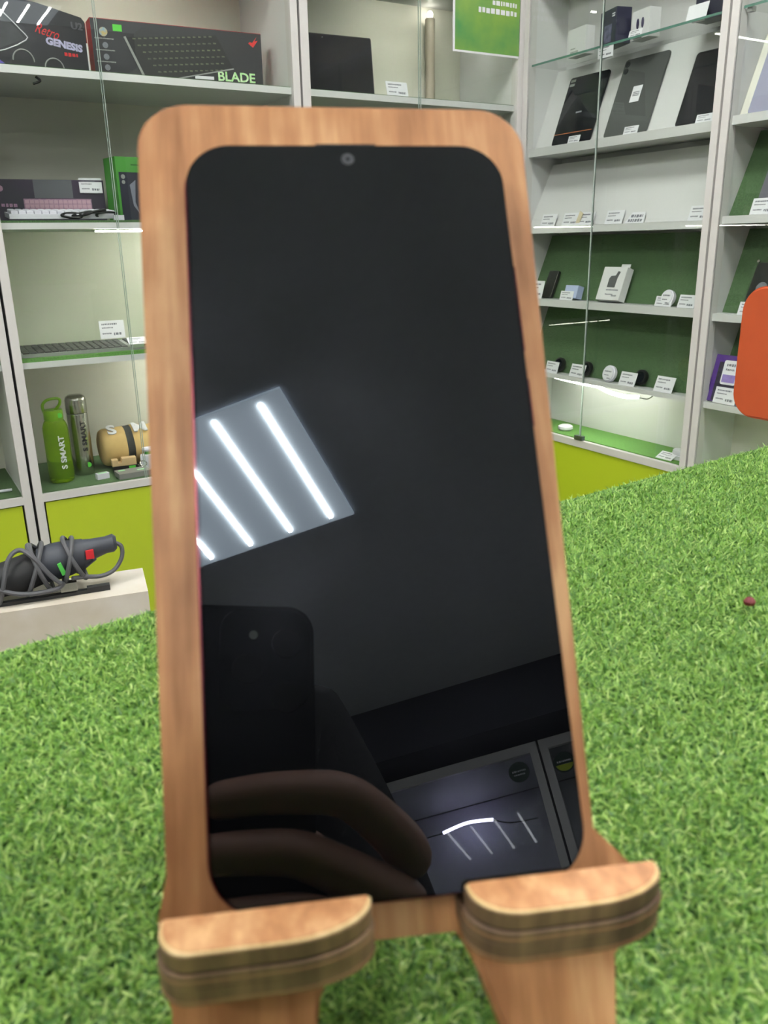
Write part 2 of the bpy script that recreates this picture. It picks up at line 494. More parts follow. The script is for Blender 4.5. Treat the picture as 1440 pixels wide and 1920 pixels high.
def blades(name, x0, x1, y0, y1, n, seed, wid, length, holes, parent, zb=1.0942):
    rg = np.random.default_rng(seed)
    bx = rg.uniform(x0, x1, n)
    by = rg.uniform(y0, y1, n)
    keep = np.ones(n, bool)
    for hx0, hx1, hy0, hy1 in holes:
        keep &= ~((bx > hx0) & (bx < hx1) & (by > hy0) & (by < hy1))
    bx, by = bx[keep], by[keep]
    n = len(bx)
    ph = rg.uniform(0, 2 * np.pi, n) 
    L = length * rg.uniform(0.65, 1.25, n)
    th = rg.uniform(0.15, 1.15, n)
    ka = rg.uniform(0.3, 2.6, n)
    w = wid * rg.uniform(0.7, 1.25, n)
    bend = rg.normal(0, 0.9, n)
    seg = 3
    V = np.zeros((n, 7, 3))
    px, py, pz = bx.copy(), by.copy(), np.full(n, zb)
    k = 0
    for s in range(seg + 1):
        t = s / seg
        hd = ph + bend * t
        sx, sy = -np.sin(hd), np.cos(hd)
        ww = w * (1 - 0.45 * t * t) / 2
        if s < seg:
            V[:, k, 0] = px - sx * ww; V[:, k, 1] = py - sy * ww; V[:, k, 2] = pz
            V[:, k + 1, 0] = px + sx * ww; V[:, k + 1, 1] = py + sy * ww; V[:, k + 1, 2] = pz
            k += 2
        else:
            V[:, k, 0] = px; V[:, k, 1] = py; V[:, k, 2] = pz
        a = th + ka * (t + 0.5 / seg)
        d = L / seg
        px = px + np.cos(hd) * np.sin(a) * d
        py = py + np.sin(hd) * np.sin(a) * d
        pz = np.maximum(pz + np.cos(a) * d, zb + 0.0008)
    base = (np.arange(n) * 7)[:, None]
    quads = np.array([[0, 1, 3, 2], [2, 3, 5, 4]])
    loops = np.concatenate([(base + quads[0]), (base + quads[1]), (base + np.array([4, 5, 6]))], axis=1)   # 11 loops a blade
    me = bpy.data.meshes.new(name)
    me.vertices.add(n * 7)
    me.vertices.foreach_set('co', V.reshape(-1))
    me.loops.add(n * 11)
    me.loops.foreach_set('vertex_index', loops.reshape(-1).astype(np.int32))
    me.polygons.add(n * 3)
    st = (np.arange(n) * 11)[:, None] + np.array([0, 4, 8])
    me.polygons.foreach_set('loop_start', st.reshape(-1).astype(np.int32))
    me.update(calc_edges=True)
    me.validate()
    me.polygons.foreach_set('use_smooth', np.ones(n * 3, bool))
    o = link(name, me, GRASS, parent)
    o['kind'] = 'stuff'
    return o
near = (-0.29, 0.40, -0.10, CY1 - 0.003)      # in counter coordinates
blades('grass', *near, 330000, 3, 0.00064, 0.0050, (), ct)
blades('grass_fringe', CX0 + .005, CX1 - .005, CY0 + .005, CY1 - .001, 185000, 4, 0.0011, 0.0056, ((near[0], near[1], near[2], 9),), ct)
cr = lathe('crumb', [(0, 0), (0.0022, 0.0006), (0.0026, 0.002), (0.0015, 0.0035), (0, 0.004)], mat('dark_red_crumb', (120, 40, 48), 0.6, noise=0.2, scale=800), None, 8, loc=(0.3, 0.2, 1.0985))
tag(cr, 'tiny dark red crumb lying on the grass right of the stand', 'crumb')

# ------------------------------------------------------------------ phone and stand share one leaning frame
TLp = Vector((0.0655, 0.1979, 1.2729))
AX = Vector((0.9212, -0.3889, -0.0066)).normalized()
UP = Vector((0.2017, 0.4630, 0.8631))
UP = (UP - AX * AX.dot(UP)).normalized()
NN = AX.cross(UP)
def lean_matrix(origin):
    # local x = across the phone, local y = away from the viewer, local z = up along the phone
    return Matrix(((AX.x, -NN.x, UP.x, origin.x), (AX.y, -NN.y, UP.y, origin.y), (AX.z, -NN.z, UP.z, origin.z), (0, 0, 0, 1)))
PW, PH = 0.0745, 0.1648

def wood_material(name, a, b, c, rough=0.5):
    m = bpy.data.materials.new(name)
    m.use_nodes = True
    nt = m.node_tree
    bs = nt.nodes['Principled BSDF']
    tc = nt.nodes.new('ShaderNodeTexCoord')
    mp = nt.nodes.new('ShaderNodeMapping')
    mp.inputs['Scale'].default_value = (1.0, 0.6, 0.10)
    n1 = nt.nodes.new('ShaderNodeTexNoise')
    n1.inputs['Scale'].default_value = 260
    n1.inputs['Detail'].default_value = 5
    n2 = nt.nodes.new('ShaderNodeTexNoise')
    n2.inputs['Scale'].default_value = 28
    n2.inputs['Detail'].default_value = 3
    nt.links.new(tc.outputs['Object'], mp.inputs['Vector'])
    nt.links.new(mp.outputs['Vector'], n1.inputs['Vector'])
    nt.links.new(tc.outputs['Object'], n2.inputs['Vector'])
    ad = nt.nodes.new('ShaderNodeMath')
    ad.operation = 'ADD'
    mu = nt.nodes.new('ShaderNodeMath')
    mu.operation = 'MULTIPLY'
    mu.inputs[1].default_value = 0.5
    nt.links.new(n1.outputs['Fac'], ad.inputs[0])
    nt.links.new(n2.outputs['Fac'], ad.inputs[1])
    nt.links.new(ad.outputs[0], mu.inputs[0])
    r = nt.nodes.new('ShaderNodeValToRGB')
    r.color_ramp.elements[0].position = 0.36
    r.color_ramp.elements[0].color = lin(a)
    r.color_ramp.elements[1].position = 0.66
    r.color_ramp.elements[1].color = lin(c)
    e = r.color_ramp.elements.new(0.5)
    e.color = lin(b)
    nt.links.new(mu.outputs[0], r.inputs['Fac'])
    nt.links.new(r.outputs['Color'], bs.inputs['Base Color'])
    bs.inputs['Roughness'].default_value = rough
    bp = nt.nodes.new('ShaderNodeBump')
    bp.inputs['Strength'].default_value = 0.15
    bp.inputs['Distance'].default_value = 0.0005
    nt.links.new(n1.outputs['Fac'], bp.inputs['Height'])
    nt.links.new(bp.outputs['Normal'], bs.inputs['Normal'])
    MATS[name] = m
    return m
WOOD = wood_material('stained_plywood', (150, 99, 61), (184, 130, 87), (218, 172, 124))
WOODL = wood_material('pale_ply_edge', (178, 146, 98), (206, 176, 126), (232, 206, 158))
BURNT = wood_material('burnt_ply_edge', (74, 54, 42), (106, 82, 62), (140, 112, 82), 0.6)

BROWN = wood_material('brown_ply_stripe', (124, 84, 62), (142, 106, 78), (160, 126, 92), 0.6)
# phone: local origin at the bottom centre of its front glass
ph_org = TLp + AX * (PW / 2) - UP * PH
phone = empty('smartphone', label='black smartphone with blank glossy screen leaning on the wooden stand', cat='smartphone')
phone.matrix_world = lean_matrix(ph_org)
h = PW / 2
FRAMEM = mat('dark_red_phone_frame', (96, 30, 44), 0.28, metal=0.7, noise=0.1, scale=60)
slab('frame', rrect(-h, h, 0, PH, 0.0105, 10), 0.0011, 0.0080, FRAMEM, phone, 0.0016, 3)
def screen_material():
    m = bpy.data.materials.new('black_glossy_screen_glass')
    m.use_nodes = True
    nt = m.node_tree
    b = nt.nodes['Principled BSDF']
    b.inputs['Base Color'].default_value = (0.0018, 0.0019, 0.0024, 1)
    b.inputs['Roughness'].default_value = 0.0
    b.inputs['Specular IOR Level'].default_value = 0.86
    b.inputs['Specular Tint'].default_value = (0.84, 0.91, 1.0, 1)
    gl = nt.nodes.new('ShaderNodeBsdfGlossy')
    gl.inputs['Color'].default_value = (0.75, 0.8, 1.0, 1)
    gl.inputs['Roughness'].default_value = 0.30
    tc = nt.nodes.new('ShaderNodeTexCoord')
    nz = nt.nodes.new('ShaderNodeTexNoise')
    nz.inputs['Scale'].default_value = 35
    nz.inputs['Detail'].default_value = 5
    mr = nt.nodes.new('ShaderNodeMapRange')
    mr.inputs[1].default_value = 0.42
    mr.inputs[2].default_value = 0.75
    mr.inputs[3].default_value = 0.0008
    mr.inputs[4].default_value = 0.006
    mx = nt.nodes.new('ShaderNodeMixShader')
    nt.links.new(tc.outputs['Object'], nz.inputs['Vector'])
    nt.links.new(nz.outputs['Fac'], mr.inputs[0])
    nt.links.new(mr.outputs[0], mx.inputs[0])
    nt.links.new(b.outputs[0], mx.inputs[1])
    nt.links.new(gl.outputs[0], mx.inputs[2])
    nt.links.new(mx.outputs[0], nt.nodes['Material Output'].inputs[0])
    return m
scr = slab('screen_glass', rrect(-h + .0006, h - .0006, 0.0006, PH - .0006, 0.0100, 12), 0.0, 0.0012, screen_material(), phone, 0.0010, 4)
slab('front_camera', circle(0.0002, PH - 0.0046, 0.0015, 24), -0.00006, 0.0002, mat('camera_glass_grey', (74, 76, 82), 0.3, noise=0.2, scale=900), phone)
slab('camera_pupil', circle(0.0002, PH - 0.0046, 0.0005, 16), -0.00010, 0.0, mat('camera_pupil_dark', (50, 52, 60), 0.2), phone)
box('earpiece', (-0.007, 0.007, 0.0006, 0.0016, PH - 0.0008, PH - 0.0002), BLACK, phone)
box('power_button', (h - 0.0002, h + 0.0005, 0.003, 0.0055, 0.095, 0.106), FRAMEM, phone, 0.0003)
box('volume_button', (h - 0.0002, h + 0.0005, 0.003, 0.0055, 0.113, 0.134), FRAMEM, phone, 0.0003)

# stand: local origin on the grass below the phone's centre
st_org = TLp + AX * (PW / 2) - UP * 0.2005
stand = empty('phone_stand', label='stained plywood phone stand with two rounded grips on the grass', cat='phone stand')
stand.matrix_world = lean_matrix(st_org)
def su(u):
    return u / 1000 - PW / 2
def sw(w):
    return w / 1000 + 0.2005
YF, YK = 0.0083, 0.0163
def arc(cx, cz, r, a0, a1, n=8):
    return [(su(cx + r * math.cos(math.radians(a0 + (a1 - a0) * i / n))), sw(cz + r * math.sin(math.radians(a0 + (a1 - a0) * i / n)))) for i in range(n + 1)]
outline = (arc(71.5, 4.5, 11.5, 0, 90) + arc(0.5, 5.0, 11.7, 90, 180)
           + [(su(-8.6), sw(-157)), (su(-10.4), sw(-165)), (su(-9.6), sw(-176)), (su(-8.2), sw(-181)), (su(-7.8), sw(-193))] + arc(-2.5, -194.5, 5.0, 180, 270, 5)
           + arc(12.0, -193.5, 6.0, 270, 350, 5) + [(su(20.0), sw(-182)), (su(24), sw(-174.6)), (su(28), sw(-173.0))]
           + [(su(47.5), sw(-173.2)), (su(49.0), sw(-175)), (su(52), sw(-181.5))] + arc(62.0, -193.5, 6.0, 195, 270, 5) + arc(72.5, -193.5, 6.0, 270, 345, 5)
           + [(su(79.3), sw(-187)), (su(80), sw(-181)), (su(86.5), sw(-174)), (su(86.5), sw(-165)), (su(78.8), sw(-156.5))])
slab('back_plate', outline, YF, YK, WOOD, stand, 0.0008, 2)
GO = TLp + AX * (PW / 2) - UP * PH              # bottom centre of the glass
AXH = Vector((AX.x, AX.y, 0)).normalized()
FH = Vector((NN.x, NN.y, 0)).normalized()
GM = lean_matrix(st_org).inverted() @ Matrix(((AXH.x, -FH.x, 0, GO.x), (AXH.y, -FH.y, 0, GO.y), (0, 0, 1, 0), (0, 0, 0, 1)))
def dshape(u0, u1, f0, f1, rl, rr, ins=0.0):
    """flat edge near the glass at f0, rounded front corners reaching f1 (millimetres)"""
    u0, u1, f1 = u0 + ins, u1 - ins, f1 - ins
    pts = [(u0 / 1000, -f0 / 1000)]
    for i in range(11):
        a = math.pi + (math.pi / 2) * i / 10
        pts.append(((u0 + rl[0] + rl[0] * math.cos(a)) / 1000, -(f1 - rl[1] - rl[1] * math.sin(a)) / 1000))
    for i in range(11):
        a = 1.5 * math.pi + (math.pi / 2) * i / 10
        pts.append(((u1 - rr[0] + rr[0] * math.cos(a)) / 1000, -(f1 - rr[1] - rr[1] * math.sin(a)) / 1000))
    pts.append((u1 / 1000, -f0 / 1000))
    return pts
for u0, u1, rl, rr in ((-46.4, -7.4, (6, 6.5), (16, 8)), (10.6, 49.2, (10, 7.5), (15, 7.5))):
    g = empty('grip')
    g.parent = stand
    g.matrix_basis = GM
    zt = 1.1332
    slab('grip_layer', dshape(u0, u1, -0.2, 8.7, rl, rr), zt - 0.0037, zt - 0.0005, BURNT, g, plane='xy')
    slab('grip_edge', dshape(u0, u1, -0.2, 8.7, rl, rr, 0.15), zt - 0.0005, zt, WOODL, g, 0.0003, plane='xy')
    slab('grip_veneer', dshape(u0, u1, -0.2, 8.7, rl, rr, 0.75), zt, zt + 0.00015, WOOD, g, plane='xy')
    slab('grip_glue_line', dshape(u0, u1, 0.3, 8.7, rl, rr, 0.1), zt - 0.0043, zt - 0.0037, SEAL, g, plane='xy')
    slab('grip_layer', dshape(u0 - 0.5, u1 + 0.3, 0.3, 9.1, rl, rr), zt - 0.0073, zt - 0.0042, BURNT, g, 0.0003, plane='xy')
    slab('grip_stripe', dshape(u0 - 0.5, u1 + 0.3, 0.3, 9.1, rl, rr, -0.08), zt - 0.0060, zt - 0.0055, BROWN, g, plane='xy')
    slab('grip_layer', dshape(u0 - 0.5, u1 + 0.3, -6.6, 8.6, rl, rr), zt - 0.0118, zt - 0.0074, BURNT, g, 0.0003, plane='xy')
    slab('grip_stripe', dshape(u0 - 0.5, u1 + 0.3, -5, 8.6, rl, rr, -0.08), zt - 0.0112, zt - 0.0104, BROWN, g, plane='xy')
# rear strut holding the plate up
strut = empty('strut')
strut.parent = stand
inv = lean_matrix(st_org).inverted()
def world_local(p):
    return inv @ Vector(p)
top_c = Vector((0.0, YK, sw(-70)))
low_c = Vector((0.0, YK, sw(-168)))
mw = lean_matrix(st_org)
footw = (mw @ low_c) + Vector((-NN.x, -NN.y, 0)).normalized() * 0.085
footw.z = 1.0965
foot = inv @ footw
slab('strut_plate', [(top_c.y, top_c.z), (low_c.y, low_c.z), (foot.y - 0.008, foot.z), (foot.y + 0.002, foot.z + 0.001)], -0.004, 0.004, WOOD, strut, 0.0005, plane='yz')
slab('screw_hole', circle(su(-1.2), sw(-165.3), 0.0009, 14), YF - 0.0002, YF + 0.0005, SEAL, stand)

# ------------------------------------------------------------------ photographer: handset, person
def cf(x, y, z):
    """millimetres right, up and forward of the lens"""
    return CAM + (CR * x + CU * y - CB * z) / 1000
hand = empty('handset', label='dark smartphone held up by the photographer, mirrored in the blank screen', cat='smartphone')
hand.matrix_world = Matrix(((CR.x, -CB.x, CU.x, CAM.x), (CR.y, -CB.y, CU.y, CAM.y), (CR.z, -CB.z, CU.z, CAM.z), (0, 0, 0, 1)))
NAVYP = mat('midnight_phone_back', (14, 18, 28), 0.4, noise=0.1, scale=30)
slab('body', rrect(-0.060, 0.0115, -0.108, 0.0386, 0.011, 8), -0.0104, -0.0024, NAVYP, hand, 0.0015, 2)
slab('camera_bump', rrect(-0.027, 0.0095, -0.001 - 0.004, 0.0366, 0.009, 8), -0.00239, -0.0016, NAVYP, hand, 0.0004)
for x, z in ((0.0, 0.0), (0.0, 0.022), (-0.0155, 0.0115)):
    slab('lens', circle(x, z, 0.0062, 24), -0.00159, -0.0009, BLACK, hand, 0.0003)
slab('flash', circle(-0.0135, 0.0195 + 0.006, 0.0018, 16), -0.00159, -0.0012, CARD, hand)

SKIN = mat('skin', (178, 132, 114), 0.5, noise=0.12, scale=60)
JACKET = mat('black_jacket_cloth', (11, 12, 16), 0.85, noise=0.2, scale=300, bump=0.2)
TROUS = mat('dark_trouser_cloth', (28, 30, 38), 0.85, noise=0.2, scale=300)
HAIR = mat('dark_hair', (30, 24, 20), 0.6, noise=0.3, scale=200)

def skinned(name, chains, m, parent=None, sub=2):
    """chains: lists of (point, rx, ry); a point given again joins the chains"""
    verts, radii, edges, idx, roots = [], [], [], {}, []
    for ch in chains:
        prev = None
        for p, rx, ry in ch:
            key = tuple(round(v, 5) for v in p)
            if key not in idx:
                idx[key] = len(verts)
                verts.append(p)
                radii.append((rx, ry))
                if prev is None:
                    roots.append(idx[key])
            i = idx[key]
            if prev is not None:
                edges.append((prev, i))
            prev = i
    me = bpy.data.meshes.new(name)
    me.from_pydata([tuple(v) for v in verts], edges, [])
    o = link(name, me, m, parent)
    md = o.modifiers.new('skin', 'SKIN')
    md.use_smooth_shade = True
    sv = me.skin_vertices[0].data
    for i, (rx, ry) in enumerate(radii):
        sv[i].radius = (rx, ry)
        sv[i].use_root = i in roots
    sb = o.modifiers.new('subdivision', 'SUBSURF')
    sb.levels = sub
    sb.render_levels = sub
    return o

F2 = Vector((0.385, 0.923, 0)).normalized()       # where the photographer faces
R2 = Vector((F2.y, -F2.x, 0))
B0 = Vector((-0.315, -0.345, 0))                    # between the feet
def pp(r, f, z):
    return tuple(B0 + R2 * r + F2 * f + Vector((0, 0, z)))
HX = -0.055                                          # the head leans aside
wrist = tuple(cf(64, -142, -34))
palm = tuple(cf(50, -92, -15))
pel, waist, chest, neck, head0, head1, crown = pp(0, 0, .96), pp(0, .01, 1.12), pp(0, .0, 1.34), pp(-.015, .0, 1.50), pp(HX, .012, 1.585), pp(HX, .01, 1.665), pp(HX, .0, 1.74)
shR, shL = pp(.175, 0, 1.44), pp(-.18, 0, 1.44)
elR, elL = pp(.235, .02, 1.155), pp(-.25, -.03, 1.14)
wrL, haL = pp(-.24, .08, .90), pp(-.235, .11, .82)
body_ch = [
    [(pel, .15, .11), (waist, .135, .10), (chest, .155, .11), (neck, .046, .046), (head0, .056, .062), (head1, .078, .086), (crown, .066, .074)],
    [(chest, .155, .11), (shR, .058, .058), (elR, .042, .042), (wrist, .026, .030), (palm, .032, .018)],
    [(chest, .155, .11), (shL, .058, .058), (elL, .042, .042), (wrL, .027, .030), (haL, .036, .018)],
    [(pel, .15, .11), (pp(.10, 0, .88), .09, .09), (pp(.11, .02, .50), .058, .062), (pp(.11, -.01, .09), .038, .042), (pp(.115, .11, .035), .038, .028)],
    [(pel, .15, .11), (pp(-.10, 0, .88), .09, .09), (pp(-.11, .02, .50), .058, .062), (pp(-.11, -.01, .09), .038, .042), (pp(-.115, .11, .035), .038, .028)],
]
fr = 0.0088
fingers = [
    [(50, -66, -10), (46, -56, -2), (21, -37, 8), (-8, -37, 9), (-32, -40, 8)],
    [(50, -80, -12), (42, -74, -1), (2, -57, 9.5), (-22, -57, 9.5), (-44, -59, 8.5)],
    [(48, -96, -14), (40, -92, -1), (6, -78, 9.5), (-18, -78, 9.5), (-38, -79, 8.5)],
    [(46, -110, -16), (36, -108, -3), (10, -98, 8.5), (-8, -98, 8.5), (-24, -99, 7.5)],
    [(54, -104, -24), (38, -82, -26), (22, -64, -22), (6, -50, -20)],
]
for ch in fingers:
    n = len(ch)
    body_ch.append([(tuple(cf(*p)), fr * (1.22 - 0.42 * i / (n - 1)), fr * (1.22 - 0.42 * i / (n - 1))) for i, p in enumerate(ch)])
nose = pp(HX, .094, 1.632)
body_ch.append([(pp(HX, .07, 1.65), .016, .02), (nose, .011, .010)])
for s in (-1, 1):
    body_ch.append([(pp(HX + s * .066, .0, 1.64), .012, .02), (pp(HX + s * .080, -.01, 1.648), .008, .022)])
hl = Vector(haL)
for k in range(4):
    o = R2 * (-0.006 + 0.0) + F2 * (0.026 - 0.017 * k)
    body_ch.append([(tuple(hl + o + Vector((0, 0, -.02))), .009, .009), (tuple(hl + o + R2 * .008 + Vector((0, 0, -.075 + .006 * abs(k - 1)))), .008, .008), (tuple(hl + o + R2 * .02 + Vector((0, 0, -.105 + .008 * abs(k - 1)))), .007, .007)])
body_ch.append([(tuple(hl + F2 * .03 + Vector((0, 0, .01))), .010, .010), (tuple(hl + F2 * .052 + R2 * .01 + Vector((0, 0, -.03))), .008, .008)])
person = skinned('person', body_ch, SKIN)
tag(person, 'person in a black jacket holding up a smartphone, mirrored in the blank screen', 'person')
def lerp(a, b, t):
    return tuple(Vector(a).lerp(Vector(b), t))
skinned('jacket', [
    [(pp(0, 0, .88), .205, .155), (pp(0, .01, 1.12), .175, .135), (pp(0, 0, 1.34), .18, .135), (pp(0, .0, 1.47), .085, .08)],
    [(pp(0, 0, 1.34), .18, .135), (shR, .082, .080), (elR, .064, .062), (lerp(elR, wrist, .93), .043, .044)],
    [(pp(0, 0, 1.34), .18, .135), (shL, .082, .080), (elL, .064, .062), (lerp(elL, wrL, .95), .045, .045)]], JACKET, person)
skinned('trousers', [
    [(pp(0, 0, 1.00), .185, .14), (pp(0, 0, .90), .195, .145)],
    [(pp(0, 0, .90), .195, .145), (pp(.11, 0, .80), .118, .118), (pp(.11, .02, .50), .078, .08), (pp(.11, -.01, .10), .064, .066)],
    [(pp(0, 0, .90), .195, .145), (pp(-.11, 0, .80), .118, .118), (pp(-.11, .02, .50), .078, .08), (pp(-.11, -.01, .10), .064, .066)]], TROUS, person)
skinned('hair', [[(pp(HX, -.045, 1.60), .060, .050), (pp(HX, -.030, 1.69), .088, .078), (pp(HX, -.004, 1.762), .080, .082)]], HAIR, person)
for s in (-1, 1):
    lathe('iris', [(0, -.0035), (.0035, 0), (0, .0035)], BLACK, person, 10, loc=pp(HX + s * .028, .0815, 1.668))
    lathe('eye', [(0, -.008), (.006, -.0055), (.0085, 0), (.006, .0055), (0, .008)], CARD, person, 12, loc=pp(HX + s * .028, .074, 1.668))

skinned('mouth', [[(pp(HX - .020, .060, 1.592), .005, .005), (pp(HX, .068, 1.590), .006, .007), (pp(HX + .020, .060, 1.592), .005, .005)]], mat('lips', (150, 84, 80), 0.5), person)

# ------------------------------------------------------------------ small makers
RND = random.Random(11)
def price_card(label, loc, rz, w=0.075, hgt=0.042, lean=-12, group='white price cards', rows=True, stand_leg=True):
    t = empty('price_card', loc, (math.radians(lean), 0, rz), label, 'price card', group)
    box('card', (-w / 2, w / 2, -0.0006, 0.0006, 0.0, hgt), CARD, t)
    if rows:
        strokes('print', [(-w * .40, w * .22, hgt * .80, hgt * .10), (-w * .40, w * .05, hgt * .60, hgt * .07), (-w * .40, -w * .05, hgt * .28, hgt * .09), (w * .05, w * .38, hgt * .24, hgt * .16)], INK, t, -0.0006, RND)
    box('foot', (-w * .3, w * .3, -0.0004, 0.014, -0.0002, 0.0008), CARD, t)
    return t

def carton(name, label, cat, loc, rot, w, d, hgt, m, bevel=0.0008, group=None):
    t = empty(name, loc, rot, label, cat, group)
    box('carton', (-w / 2, w / 2, 0, d, 0, hgt), m, t, bevel)
    return t
RB = -math.pi / 2

# ------------------------------------------------------------------ top shelf of the keyboard cabinet
DKBOX = mat('black_box_print', (40, 40, 46), 0.4, noise=0.1, scale=8)
RED = mat('red_card', (176, 36, 50), 0.5, noise=0.08, scale=12)
# keyboard carton
ZT = 1.6875
kb = empty('keyboard_box', (0.855, 2.521, ZT), (0, 0, math.radians(-3)), 'long black keyboard box with red edge and BLADE lettering on the top shelf', 'box')
box('carton', (-0.240, 0.240, 0.0012, 0.06, 0, 0.150), RED, kb, 0.0008)
box('front_print', (-0.2395, 0.2395, 0.0, 0.0013, 0.0, 0.1485), DKBOX, kb)
text('lettering', 'BLADE', 0.034, mat('white_green_print', (226, 240, 214), 0.5, noise=0.1, scale=90, col2=(150, 224, 120)), kb, (0.158, -0.0006, 0.030), width=0.112, bold=0.0008)
box('brand_line', (0.035, 0.090, -0.0008, 0, 0.020, 0.028), CARD, kb)
slab('eye_emblem', [(0.200, 0.122), (0.214, 0.112), (0.229, 0.131), (0.219, 0.128), (0.226, 0.140), (0.212, 0.124), (0.205, 0.126)], -0.0008, 0, mat('red_emblem', (220, 44, 44), 0.5), kb)
box('price_sticker', (-0.182, -0.158, -0.0009, 0, 0.122, 0.138), GREENSTICK, kb)
slab('round_badge', circle(-0.208, 0.118, 0.011, 20), -0.0008, 0, mat('rainbow_badge', (120, 160, 190), 0.5, noise=0.5, scale=80, col2=(200, 170, 80)), kb)
for i, zz in enumerate((0.086, 0.058, 0.032)):
    slab('feature_icon', circle(-0.206, zz, 0.0075, 12), -0.0007, 0, INK, kb)
strokes('small_print', [(-0.232, -0.182, z, 0.003) for z in (0.102, 0.074, 0.046, 0.020, 0.010)], SILVER, kb, 0.0, RND)
ill = empty('keyboard_picture')
ill.parent = kb
KD = mat('pictured_keyboard_body', (26, 27, 30), 0.5, noise=0.15, scale=40)
slab('picture_body', [(-0.150, 0.110), (0.105, 0.134), (0.150, 0.052), (-0.045, 0.012), (-0.108, 0.012)], -0.0006, 0, KD, ill)
slab('picture_edge', [(-0.156, 0.110), (-0.150, 0.112), (-0.104, 0.012), (-0.111, 0.012)], -0.0009, -0.0001, SILVER, ill)
slab('picture_front_edge', [(-0.045, 0.0125), (0.150, 0.054), (0.152, 0.051), (-0.043, 0.010)], -0.0009, -0.0001, SILVER, ill)
bm = bmesh.new()
for r in range(6):
    for c in range(15):
        fx = c / 14
        x = -0.132 + r * 0.0125 + fx * (0.215 - r * 0.001)
        z = 0.106 - r * 0.0155 + fx * (0.022 - r * 0.0005)
        if x < 0.128 and z > 0.016:
            bm_box(bm, x, x + 0.0085, -0.0008, 0, z, z + 0.0035)
from_bm('picture_keys', bm, mat('pictured_key_legends', (66, 70, 66), 0.6, noise=0.5, scale=120, col2=(104, 112, 80)), ill)

# console carton
rt = empty('console_box', (0.430, 2.455, ZT), (0, 0, math.radians(9)), 'black games console box with red script and chrome logo on the top shelf', 'box')
slab('carton', [(-0.122, 0), (0.1605, 0), (0.161, 0.124), (0.1525, 0.1335), (0.04, 0.1525), (-0.122, 0.1665)], 0.0012, 0.07, DKBOX, rt)
box('red_side', (0.1605, 0.1622, 0.001, 0.07, 0.0, 0.122), RED, rt)
slab('front_print', [(-0.122, 0), (0.160, 0), (0.1605, 0.124), (0.152, 0.133), (0.04, 0.152), (-0.122, 0.166)], 0.0, 0.0014, DKBOX, rt)
text('script_lettering', 'Retro', 0.034, mat('red_script', (200, 40, 44), 0.5), rt, (0.058, -0.0006, 0.090), rot=(math.pi / 2, math.radians(12), 0), shear=0.5, width=0.06)
text('logo_lettering', 'GENESIS', 0.022, mat('chrome_lilac', (190, 186, 220), 0.4, noise=0.3, scale=70), rt, (0.100, -0.0006, 0.064), rot=(math.pi / 2, math.radians(6), 0), width=0.094, bold=0.0012)
text('corner_lettering', 'U2', 0.022, mat('grey_emblem', (84, 84, 92), 0.5), rt, (0.138, -0.0006, 0.111), width=0.030, bold=0.0008)
strokes('red_word', [(0.098, 0.135, 0.043, 0.009)], mat('red_script', (200, 40, 44)), rt, 0.0, RND)
tube('pictured_console', [(-0.06, -0.0004, 0.135), (-0.005, -0.0004, 0.085), (0.004, -0.0004, 0.064), (-0.075, -0.0004, 0.030), (-0.10, -0.0004, 0.06)], 0.0014, CARD, rt, per=3)
slab('console_picture', [(-0.122, 0.15), (-0.06, 0.128), (-0.010, 0.082), (0.0, 0.066), (-0.075, 0.034), (-0.122, 0.06)], -0.0006, 0, mat('pictured_console_grey', (64, 66, 70), 0.4, noise=0.4, scale=25), rt)
slab('lilac_picture', [(-0.122, 0.002), (-0.05, 0.002), (-0.085, 0.026), (-0.122, 0.056)], -0.0006, 0, mat('lilac_print', (104, 92, 190), 0.5, noise=0.2, scale=20), rt)
for cx, cz, r in ((-0.008, 0.016, 0.026), (0.068, 0.006, 0.024)):
    tube('pictured_ring', [(cx + r * math.cos(a), -0.0005, max(cz + r * math.sin(a), 0.002)) for a in [math.pi * (i / 8) for i in range(9)]], 0.0018, SILVER, rt, per=2)
box('white_edge', (0.1585, 0.1615, -0.0004, 0.0, 0.0, 0.075), CARD, rt)

# ------------------------------------------------------------------ second shelf
Z2 = 1.3245
pk = empty('keyboard_box', (0.478, 2.594, Z2), (0, 0, math.radians(-4)), 'dark purple keyboard box with pink keyboard picture on the second shelf', 'box')
PURP = mat('dark_purple_print', (62, 48, 72), 0.45, noise=0.3, scale=6, col2=(52, 52, 60))
box('carton', (-0.150, 0.136, 0, 0.05, 0, 0.112), PURP, pk, 0.0008)
PINK = mat('pink_key_print', (176, 140, 158), 0.6, noise=0.2, scale=160, col2=(140, 110, 140))
box('picture_plate', (-0.082, 0.098, -0.0006, 0, 0.012, 0.062), PINK, pk)
bm = bmesh.new()
for r in range(4):
    for c in range(14):
        bm_box(bm, -0.079 + c * 0.0126, -0.079 + c * 0.0126 + 0.0108, -0.001, -0.0006, 0.015 + r * 0.0115, 0.0245 + r * 0.0115)
from_bm('picture_keys', bm, mat('pink_keys', (196, 160, 176), 0.6), pk)
box('grey_window', (-0.052, 0.050, -0.0005, 0, 0.064, 0.1115), mat('grey_print', (96, 98, 104), 0.5), pk)
strokes('script_print', [(-0.140, -0.100, 0.045, 0.010), (-0.125, -0.09, 0.030, 0.008)], PINK, pk, 0.0, RND)
slab('emblem', circle(-0.138, 0.088, 0.008, 16), -0.0006, 0, PINK, pk)
price_card('price card clipped on the dark purple keyboard box', (0.578, 2.584, Z2 + 0.078), math.radians(-4), 0.062, 0.040, -7)

